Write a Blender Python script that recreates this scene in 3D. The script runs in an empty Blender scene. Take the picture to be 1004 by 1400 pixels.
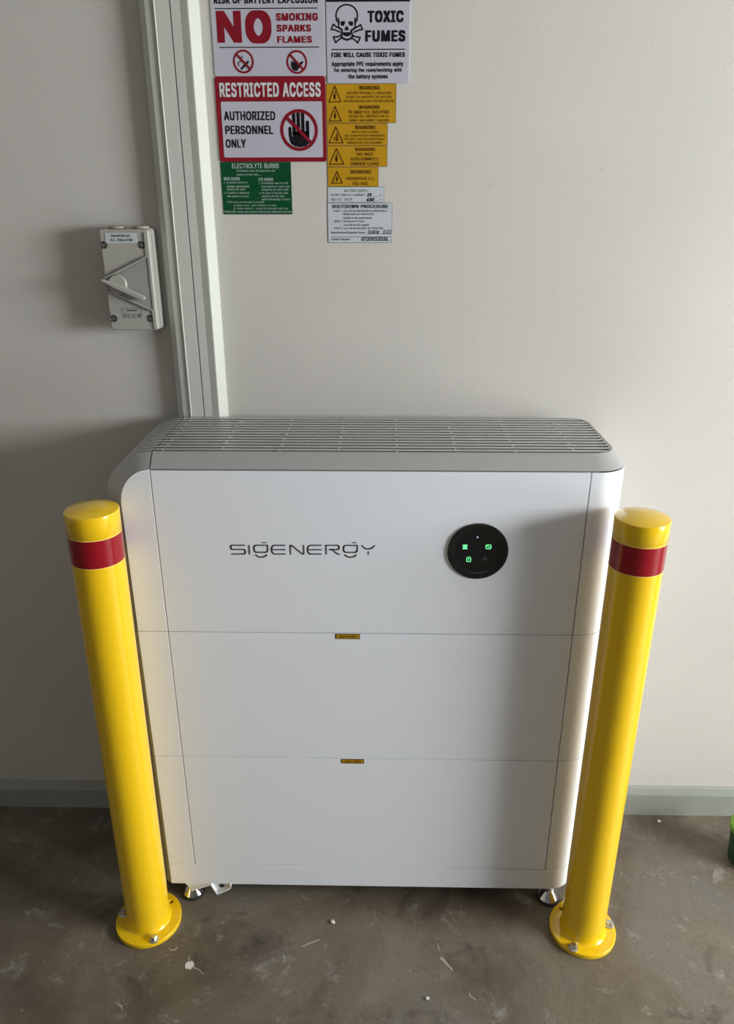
import bpy, bmesh, math, random
from mathutils import Vector, Matrix
random.seed(7)
C = bpy.context.scene.collection
S = bpy.context.scene
PI = math.pi

# ------------------------------------------------------------------ camera
cam_d = bpy.data.cameras.new('camera')
cam_d.sensor_fit = 'VERTICAL'
cam_d.sensor_height = 36.0
cam_d.lens = 1040.0 * 36.0 / 1400.0
cam_d.clip_start = 0.05
cam = bpy.data.objects.new('camera', cam_d)
C.objects.link(cam)
def _cam():
    yaw, tilt, roll = -.0198, .389, .0013
    cy, sy, ct, st = math.cos(yaw), math.sin(yaw), math.cos(tilt), math.sin(tilt)
    f = Vector((sy*ct, cy*ct, -st)); r = Vector((cy, -sy, 0)); d = f.cross(r)
    cr, sr = math.cos(roll), math.sin(roll)
    r2 = cr*r + sr*d; d2 = -sr*r + cr*d
    m = Matrix((( r2.x, -d2.x, -f.x, .0186), (r2.y, -d2.y, -f.y, -1.1375), (r2.z, -d2.z, -f.z, 1.3337), (0, 0, 0, 1)))
    cam.matrix_world = m
_cam()
S.camera = cam

# ------------------------------------------------------------------ view, world, daylight through the two openings
S.view_settings.view_transform = 'Standard'
S.view_settings.look = 'None'
S.view_settings.gamma = 1.0
S.view_settings.use_curve_mapping = False
S.view_settings.exposure = 0.0
w = bpy.data.worlds.new('sky'); S.world = w; w.use_nodes = True
w.node_tree.nodes['Background'].inputs[0].default_value = (.75, .87, 1.0, 1)
w.node_tree.nodes['Background'].inputs[1].default_value = .10
def area(name, loc, target, sx, sy, power, col):
    l = bpy.data.lights.new(name, 'AREA'); l.shape = 'RECTANGLE'; l.size = sx; l.size_y = sy
    l.energy = power; l.color = col
    o = bpy.data.objects.new(name, l); C.objects.link(o); o.location = loc
    d = Vector(target) - Vector(loc)
    o.rotation_euler = d.to_track_quat('-Z', 'Y').to_euler()
    return o
# daylight entering by the side opening (right) and by the roller-door opening behind the photographer
area('side_daylight', (2.82, -.97, 1.40), (0, -.97, 1.40), 1.20, .66, 126, (.95, .98, 1.0))
area('driveway_daylight', (2.82, -.97, .42), (0, -.97, .42), 1.20, .70, 28, (.95, .98, 1.0))
area('door_daylight', (1.2, -5.95, .72), (1.2, 0, .72), 2.5, 1.36, 5, (.97, .97, 1.0))

# ------------------------------------------------------------------ materials
def srgb(r, g, b):
    f = lambda c: (c/255/12.92) if c/255 <= .04045 else ((c/255+.055)/1.055)**2.4
    return (f(r), f(g), f(b), 1)
def mat(name, col, rough=.5, metal=0, coat=0, bump=None, noise=None, emis=None, spec=.5):
    m = bpy.data.materials.new(name); m.use_nodes = True
    nt = m.node_tree; b = nt.nodes['Principled BSDF']
    b.inputs['Base Color'].default_value = col
    b.inputs['Roughness'].default_value = rough
    b.inputs['Metallic'].default_value = metal
    b.inputs['Coat Weight'].default_value = coat
    b.inputs['Coat Roughness'].default_value = .08
    b.inputs['Specular IOR Level'].default_value = spec
    tc = nt.nodes.new('ShaderNodeTexCoord')
    if bump:
        n = nt.nodes.new('ShaderNodeTexNoise'); n.inputs['Scale'].default_value = bump[0]; n.inputs['Detail'].default_value = 4
        nt.links.new(tc.outputs['Object'], n.inputs['Vector'])
        bp = nt.nodes.new('ShaderNodeBump'); bp.inputs['Strength'].default_value = bump[1]; bp.inputs['Distance'].default_value = .002
        nt.links.new(n.outputs['Fac'], bp.inputs['Height']); nt.links.new(bp.outputs['Normal'], b.inputs['Normal'])
    if noise:
        n = nt.nodes.new('ShaderNodeTexNoise'); n.inputs['Scale'].default_value = noise[0]; n.inputs['Detail'].default_value = 6
        nt.links.new(tc.outputs['Object'], n.inputs['Vector'])
        mx = nt.nodes.new('ShaderNodeMix'); mx.data_type = 'RGBA'
        mr = nt.nodes.new('ShaderNodeMapRange'); mr.inputs[1].default_value = .35; mr.inputs[2].default_value = .65
        nt.links.new(n.outputs['Fac'], mr.inputs[0]); nt.links.new(mr.outputs[0], mx.inputs['Factor'])
        mx.inputs['A'].default_value = col; mx.inputs['B'].default_value = noise[1]
        nt.links.new(mx.outputs['Result'], b.inputs['Base Color'])
    if emis:
        b.inputs['Emission Color'].default_value = emis[0]; b.inputs['Emission Strength'].default_value = emis[1]
    return m

def wall_material():
    m = mat('painted_plasterboard', (.60, .585, .55, 1), .55)
    nt = m.node_tree; b = nt.nodes['Principled BSDF']; N = nt.nodes.new; L = nt.links.new
    g = N('ShaderNodeNewGeometry')
    n = N('ShaderNodeTexNoise'); n.inputs['Scale'].default_value = 3.2; n.inputs['Detail'].default_value = 3
    L(g.outputs['Position'], n.inputs['Vector'])
    cr = N('ShaderNodeValToRGB'); cr.color_ramp.elements[0].position = .35; cr.color_ramp.elements[1].position = .7
    cr.color_ramp.elements[0].color = (.540, .522, .482, 1); cr.color_ramp.elements[1].color = (.575, .552, .508, 1)
    L(n.outputs['Fac'], cr.inputs[0])
    # small scuffs
    v = N('ShaderNodeTexNoise'); v.inputs['Scale'].default_value = 38; v.inputs['Detail'].default_value = 5
    L(g.outputs['Position'], v.inputs['Vector'])
    v2 = N('ShaderNodeMapRange'); v2.inputs[1].default_value = .70; v2.inputs[2].default_value = .80
    L(v.outputs['Fac'], v2.inputs[0])
    k = N('ShaderNodeTexNoise'); k.inputs['Scale'].default_value = 2.5; L(g.outputs['Position'], k.inputs['Vector'])
    k2 = N('ShaderNodeMapRange'); k2.inputs[1].default_value = .45; k2.inputs[2].default_value = .65; L(k.outputs['Fac'], k2.inputs[0])
    mu = N('ShaderNodeMath'); mu.operation = 'MULTIPLY'; L(v2.outputs[0], mu.inputs[0]); L(k2.outputs[0], mu.inputs[1])
    mx = N('ShaderNodeMix'); mx.data_type = 'RGBA'; L(mu.outputs[0], mx.inputs['Factor']); L(cr.outputs[0], mx.inputs['A'])
    mx.inputs['B'].default_value = (.40, .38, .35, 1); L(mx.outputs['Result'], b.inputs['Base Color'])
    r = N('ShaderNodeTexNoise'); r.inputs['Scale'].default_value = 160; r.inputs['Detail'].default_value = 3
    L(g.outputs['Position'], r.inputs['Vector'])
    bp = N('ShaderNodeBump'); bp.inputs['Strength'].default_value = .10; bp.inputs['Distance'].default_value = .002
    L(r.outputs['Fac'], bp.inputs['Height']); L(bp.outputs['Normal'], b.inputs['Normal'])
    return m

def concrete_material():
    m = mat('stained_concrete', (.16, .14, .12, 1), .62)
    nt = m.node_tree; b = nt.nodes['Principled BSDF']; N = nt.nodes.new; L = nt.links.new
    g = N('ShaderNodeNewGeometry')
    def noise(scale, detail, rough=.55, dist=0, vec=None):
        n = N('ShaderNodeTexNoise'); n.inputs['Scale'].default_value = scale; n.inputs['Detail'].default_value = detail
        n.inputs['Roughness'].default_value = rough; n.inputs['Distortion'].default_value = dist
        L(vec or g.outputs['Position'], n.inputs['Vector']); return n.outputs['Fac']
    def ramp(src, p0, p1, c0, c1):
        r = N('ShaderNodeValToRGB'); e = r.color_ramp.elements
        e[0].position, e[1].position, e[0].color, e[1].color = p0, p1, c0, c1
        L(src, r.inputs[0]); return r.outputs[0]
    def mix(fac, a, bb, mode='MIX'):
        x = N('ShaderNodeMix'); x.data_type = 'RGBA'; x.blend_type = mode
        if isinstance(fac, float): x.inputs['Factor'].default_value = fac
        else: L(fac, x.inputs['Factor'])
        for s, k in ((a, 'A'), (bb, 'B')):
            if isinstance(s, tuple): x.inputs[k].default_value = s
            else: L(s, x.inputs[k])
        return x.outputs['Result']
    W, K = (1, 1, 1, 1), (0, 0, 0, 1)
    base = ramp(noise(4.5, 8, .62, .6), .34, .68, (.085, .066, .044, 1), (.185, .154, .112, 1))
    grey = ramp(noise(2.6, 5, .6, 1.2), .50, .66, K, W)
    c = mix(grey, base, (.150, .134, .112, 1))
    lite = ramp(noise(17, 11, .78, .5), .57, .70, K, (.75, .75, .75, 1))
    c = mix(lite, c, (.34, .32, .285, 1))
    dark = ramp(noise(6, 7, .65, 1.0), .30, .43, W, K)
    c = mix(dark, c, (.045, .036, .027, 1))
    speck = ramp(noise(110, 5, .7), .62, .70, K, (.7, .7, .7, 1))
    c = mix(speck, c, (.33, .31, .28, 1))
    grit = ramp(noise(170, 5, .7), .32, .46, (.6, .6, .6, 1), K)
    c = mix(grit, c, (.06, .05, .04, 1))
    # fine scratches
    mp = N('ShaderNodeMapping'); mp.inputs['Scale'].default_value = (1, 14, 1); mp.inputs['Rotation'].default_value = (0, 0, .9)
    L(g.outputs['Position'], mp.inputs['Vector'])
    sc = ramp(noise(16, 4, .5, .4, mp.outputs[0]), .72, .80, K, (.35, .35, .35, 1))
    c = mix(sc, c, (.36, .345, .32, 1))
    L(c, b.inputs['Base Color'])
    ro = N('ShaderNodeMapRange'); ro.inputs[3].default_value = .38; ro.inputs[4].default_value = .68
    L(noise(5, 5), ro.inputs[0]); L(ro.outputs[0], b.inputs['Roughness'])
    bp = N('ShaderNodeBump'); bp.inputs['Strength'].default_value = .25; bp.inputs['Distance'].default_value = .003
    L(noise(60, 8, .65), bp.inputs['Height']); L(bp.outputs['Normal'], b.inputs['Normal'])
    return m

M = dict(
    wall=wall_material(), floor=concrete_material(),
    ceil=mat('ceiling_paint', (.55, .54, .52, 1), .8, bump=(80, .1)),
    trim=mat('trim_gloss_paint', (.55, .57, .51, 1), .32, bump=(40, .05), noise=(6, (.58, .59, .54, 1))),
    base=mat('baseboard_paint', (.31, .33, .285, 1), .4, bump=(50, .06), noise=(9, (.27, .285, .245, 1))),
    white=mat('white_powder_coat', (.765, .79, .83, 1), .36, bump=(900, .03)),
    silver=mat('silver_grey_paint', (.42, .42, .41, 1), .38, metal=.35, bump=(900, .03)),
    slat=mat('slat_grey_paint', (.50, .50, .49, 1), .36, metal=.35, bump=(900, .03)),
    core=mat('dark_grey_core', (.018, .018, .018, 1), .6, bump=(200, .1)),
    seamgrey=mat('seam_grey', (.16, .16, .155, 1), .6, bump=(200, .1)),
    yellow=mat('yellow_gloss_powder_coat', (.82, .515, .006, 1), .20, coat=.5, bump=(260, .008)),
    red=mat('red_reflective_tape', (.27, .004, .011, 1), .2, coat=.3, bump=(700, .01)),
    edgeyellow=mat('pale_yellow_tape_edge', (.93, .70, .16, 1), .3, bump=(260, .03)),
    zinc=mat('zinc_plated_steel', (.62, .62, .60, 1), .28, metal=1, bump=(300, .1)),
    chrome=mat('polished_steel', (.72, .72, .72, 1), .12, metal=1, bump=(300, .02)),
    rubber=mat('black_rubber', (.015, .015, .015, 1), .6, bump=(200, .1)),
    bracket=mat('galvanised_bracket', (.78, .80, .82, 1), .35, metal=.2, bump=(120, .06)),
    gloss=mat('black_glass', (.004, .004, .005, 1), .06, coat=.5, noise=(40, (.005, .005, .006, 1))),
    bezel=mat('black_gloss_bezel', (.008, .009, .009, 1), .14, noise=(40, (.014, .014, .014, 1))),
    led=mat('green_indicator_light', (.02, .3, .08, 1), .4, emis=((.20, .95, .42, 1), 1.0), noise=(60, (.02, .32, .08, 1))),
    ledw=mat('white_indicator_light', (.2, .2, .3, 1), .4, emis=((.55, .55, .85, 1), .55), noise=(60, (.2, .2, .32, 1))),
    ledd=mat('unlit_indicator_mark', (.09, .09, .13, 1), .4, noise=(60, (.1, .1, .15, 1))),
    logo=mat('dark_grey_logo_ink', (.075, .08, .09, 1), .5, noise=(60, (.08, .085, .095, 1))),
    signwhite=mat('white_sign_plastic', (.45, .44, .505, 1), .45, spec=.25, noise=(20, (.465, .455, .52, 1))),
    labelwhite=mat('white_label_film', (.50, .54, .56, 1), .45, spec=.25, noise=(20, (.52, .56, .58, 1))),
    signred=mat('red_sign_ink', (.205, .007, .017, 1), .45, spec=.2, noise=(30, (.22, .008, .019, 1))),
    signgreen=mat('green_label_film', (.002, .058, .020, 1), .45, spec=.2, noise=(30, (.003, .066, .023, 1))),
    signyellow=mat('amber_label_film', (.45, .245, .008, 1), .45, spec=.2, noise=(30, (.48, .26, .010, 1))),
    ink=mat('black_ink', (.006, .005, .008, 1), .6, spec=.1, noise=(30, (.014, .013, .016, 1))),
    brownink=mat('engraved_brown_ink', (.085, .035, .004, 1), .6, spec=.1, noise=(30, (.12, .05, .008, 1))),
    whiteink=mat('white_ink', (.60, .56, .58, 1), .45, noise=(30, (.62, .66, .68, 1))),
    paleink=mat('pale_green_ink', (.40, .52, .44, 1), .5, noise=(30, (.42, .54, .46, 1))),
    iso=mat('grey_switch_plastic', (.36, .35, .315, 1), .38, bump=(300, .04), noise=(15, (.38, .37, .335, 1))),
    isodark=mat('grey_switch_recess', (.30, .295, .27, 1), .45, bump=(300, .04)),
    screw=mat('dark_screw_steel', (.10, .10, .095, 1), .35, metal=.8, bump=(300, .1)),
    plug=mat('dusty_cream_plug', (.34, .29, .245, 1), .55, bump=(200, .1)),
    scrape=mat('pale_scrape', (.34, .32, .28, 1), .6, bump=(300, .3)),
    splat=mat('dried_white_paint', (.62, .60, .54, 1), .6, bump=(300, .3)),
    lime=mat('lime_plastic', (.11, .22, .012, 1), .35, bump=(200, .04)),
    dkgreen=mat('dark_green_plastic', (.008, .055, .028, 1), .25, bump=(200, .04)),
)

# ------------------------------------------------------------------ mesh helpers
def link(name, verts, faces, m, parent=None, smooth=False, bevel=0, seg=2, angle=40):
    me = bpy.data.meshes.new(name); me.from_pydata([tuple(v) for v in verts], [], faces)
    bm = bmesh.new(); bm.from_mesh(me); bmesh.ops.remove_doubles(bm, verts=bm.verts, dist=1e-6)
    bmesh.ops.recalc_face_normals(bm, faces=bm.faces)
    return link_bm(name, bm, m, parent, smooth, bevel, seg, angle, me)
def link_bm(name, bm, m, parent=None, smooth=False, bevel=0, seg=2, angle=40, me=None, cap=False):
    if bevel:
        ed = [e for e in bm.edges if len(e.link_faces) == 2 and e.calc_face_angle() > math.radians(angle)]
        bmesh.ops.bevel(bm, geom=ed, offset=bevel, segments=seg, affect='EDGES', profile=.5, clamp_overlap=True)
    if smooth:
        for f in bm.faces: f.smooth = True
        for e in bm.edges:
            if len(e.link_faces) == 2 and e.calc_face_angle() > math.radians(angle): e.smooth = False
    me = me or bpy.data.meshes.new(name)
    bm.to_mesh(me); bm.free()
    if m: me.materials.append(m)
    o = bpy.data.objects.new(name, me); C.objects.link(o)
    if bevel and smooth:
        wn = o.modifiers.new('weighted_normal', 'WEIGHTED_NORMAL'); wn.keep_sharp = True; wn.weight = 100
    if parent:
        o.parent = parent
        me.transform(Matrix.Translation(-wloc(parent)))
    return o
def wloc(o):
    v = Vector(o.location)
    while o.parent: o = o.parent; v += Vector(o.location)
    return v
def box_vf(x0, x1, y0, y1, z0, z1):
    v = [(x, y, z) for z in (z0, z1) for y in (y0, y1) for x in (x0, x1)]
    f = [(0, 2, 3, 1), (4, 5, 7, 6), (0, 1, 5, 4), (2, 6, 7, 3), (0, 4, 6, 2), (1, 3, 7, 5)]
    return v, f
def box(name, b, m, parent=None, bevel=0, seg=2):
    v, f = box_vf(*b); return link(name, v, f, m, parent, bevel > 0, bevel, seg)
def multi(parts):
    V, F = [], []
    for v, f in parts:
        n = len(V); V += list(v); F += [tuple(i+n for i in q) for q in f]
    return V, F
def prism_z(poly, z0, z1):
    n = len(poly); v = [(x, y, z0) for x, y in poly] + [(x, y, z1) for x, y in poly]
    return v, [tuple(range(n)), tuple(range(n, 2*n))] + [(i, (i+1) % n, n+(i+1) % n, n+i) for i in range(n)]
def prism_y(poly, y0, y1):
    n = len(poly); v = [(x, y0, z) for x, z in poly] + [(x, y1, z) for x, z in poly]
    return v, [tuple(range(n)), tuple(range(n, 2*n))] + [(i, (i+1) % n, n+(i+1) % n, n+i) for i in range(n)]
def lathe(prof, cx, cy, cz, n=48):
    v, f = [], []
    for r, z in prof:
        for k in range(n):
            a = 2*PI*k/n; v.append((cx+r*math.cos(a), cy+r*math.sin(a), cz+z))
    for i in range(len(prof)-1):
        for k in range(n):
            f.append((i*n+k, i*n+(k+1) % n, (i+1)*n+(k+1) % n, (i+1)*n+k))
    f.append(tuple(range(n))); f.append(tuple(range((len(prof)-1)*n, len(prof)*n)))
    return v, f
def lathe_y(prof, cx, y0, cz, n=64):      # profile (r, depth towards the viewer)
    v, f = lathe(prof, 0, 0, 0, n)
    return [(cx+a, y0-c, cz+b) for a, b, c in v], f
def rrect(x0, x1, z0, z1, r, n=5):
    p = []
    for cx, cz, a0 in ((x1-r, z1-r, 0), (x0+r, z1-r, 90), (x0+r, z0+r, 180), (x1-r, z0+r, 270)):
        for k in range(n+1):
            a = math.radians(a0+90*k/n); p.append((cx+r*math.cos(a), cz+r*math.sin(a)))
    return p
def empty(name, loc, label, cat, group=None):
    o = bpy.data.objects.new(name, None); C.objects.link(o); o.location = loc; o.empty_display_size = .05
    o['label'] = label; o['category'] = cat
    if group: o['group'] = group
    return o
def struct(o):
    o['kind'] = 'structure'; return o

# flat print lying on the plane y = Y, facing -y
class Print:
    def __init__(s, Y): s.Y = Y; s.V = []; s.F = []
    def poly(s, pts):
        bm = bmesh.new(); bv = [bm.verts.new((x, z, 0)) for x, z in pts]
        fc = bm.faces.new(bv); bmesh.ops.triangulate(bm, faces=[fc]); bm.verts.index_update()
        n = len(s.V); s.V += [(v.co.x, s.Y, v.co.y) for v in bm.verts]
        s.F += [tuple(v.index+n for v in f.verts) for f in bm.faces]; bm.free()
    def strokes(s, pts, wd, closed=False, caps=True):
        P = [Vector(p) for p in pts]
        if closed: P.append(P[0])
        for a, b in zip(P, P[1:]):
            d = b-a
            if d.length < 1e-9: continue
            d.normalize(); q = Vector((-d.y, d.x))*wd/2; n = len(s.V)
            s.V += [(p.x, s.Y, p.y) for p in (a-q, b-q, b+q, a+q)]; s.F.append((n, n+1, n+2, n+3))
        if caps:
            for p in P[1:-1] if not closed else P: s.disc(p.x, p.y, wd/2, 10)
    def disc(s, cx, cz, r, n=24, rz=None):
        k = len(s.V); rz = rz or r
        s.V += [(cx+r*math.cos(2*PI*i/n), s.Y, cz+rz*math.sin(2*PI*i/n)) for i in range(n)]; s.F.append(tuple(range(k, k+n)))
    def ring(s, cx, cz, r0, r1, n=48, kz=1):
        k = len(s.V)
        for r in (r0, r1): s.V += [(cx+r*math.cos(2*PI*i/n), s.Y, cz+kz*r*math.sin(2*PI*i/n)) for i in range(n)]
        s.F += [(k+i, k+(i+1) % n, k+n+(i+1) % n, k+n+i) for i in range(n)]
    def rect(s, x0, x1, z0, z1): s.poly([(x0, z0), (x1, z0), (x1, z1), (x0, z1)])
    def link(s, name, m, parent):
        me = bpy.data.meshes.new(name); me.from_pydata(s.V, [], s.F); me.materials.append(m)
        bm = bmesh.new(); bm.from_mesh(me)
        for f in bm.faces:
            if f.normal.y > 0: f.normal_flip()
        bm.to_mesh(me); bm.free()
        o = bpy.data.objects.new(name, me); C.objects.link(o)
        if parent: o.parent = parent; me.transform(Matrix.Translation(-wloc(parent)))
        return o
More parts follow.
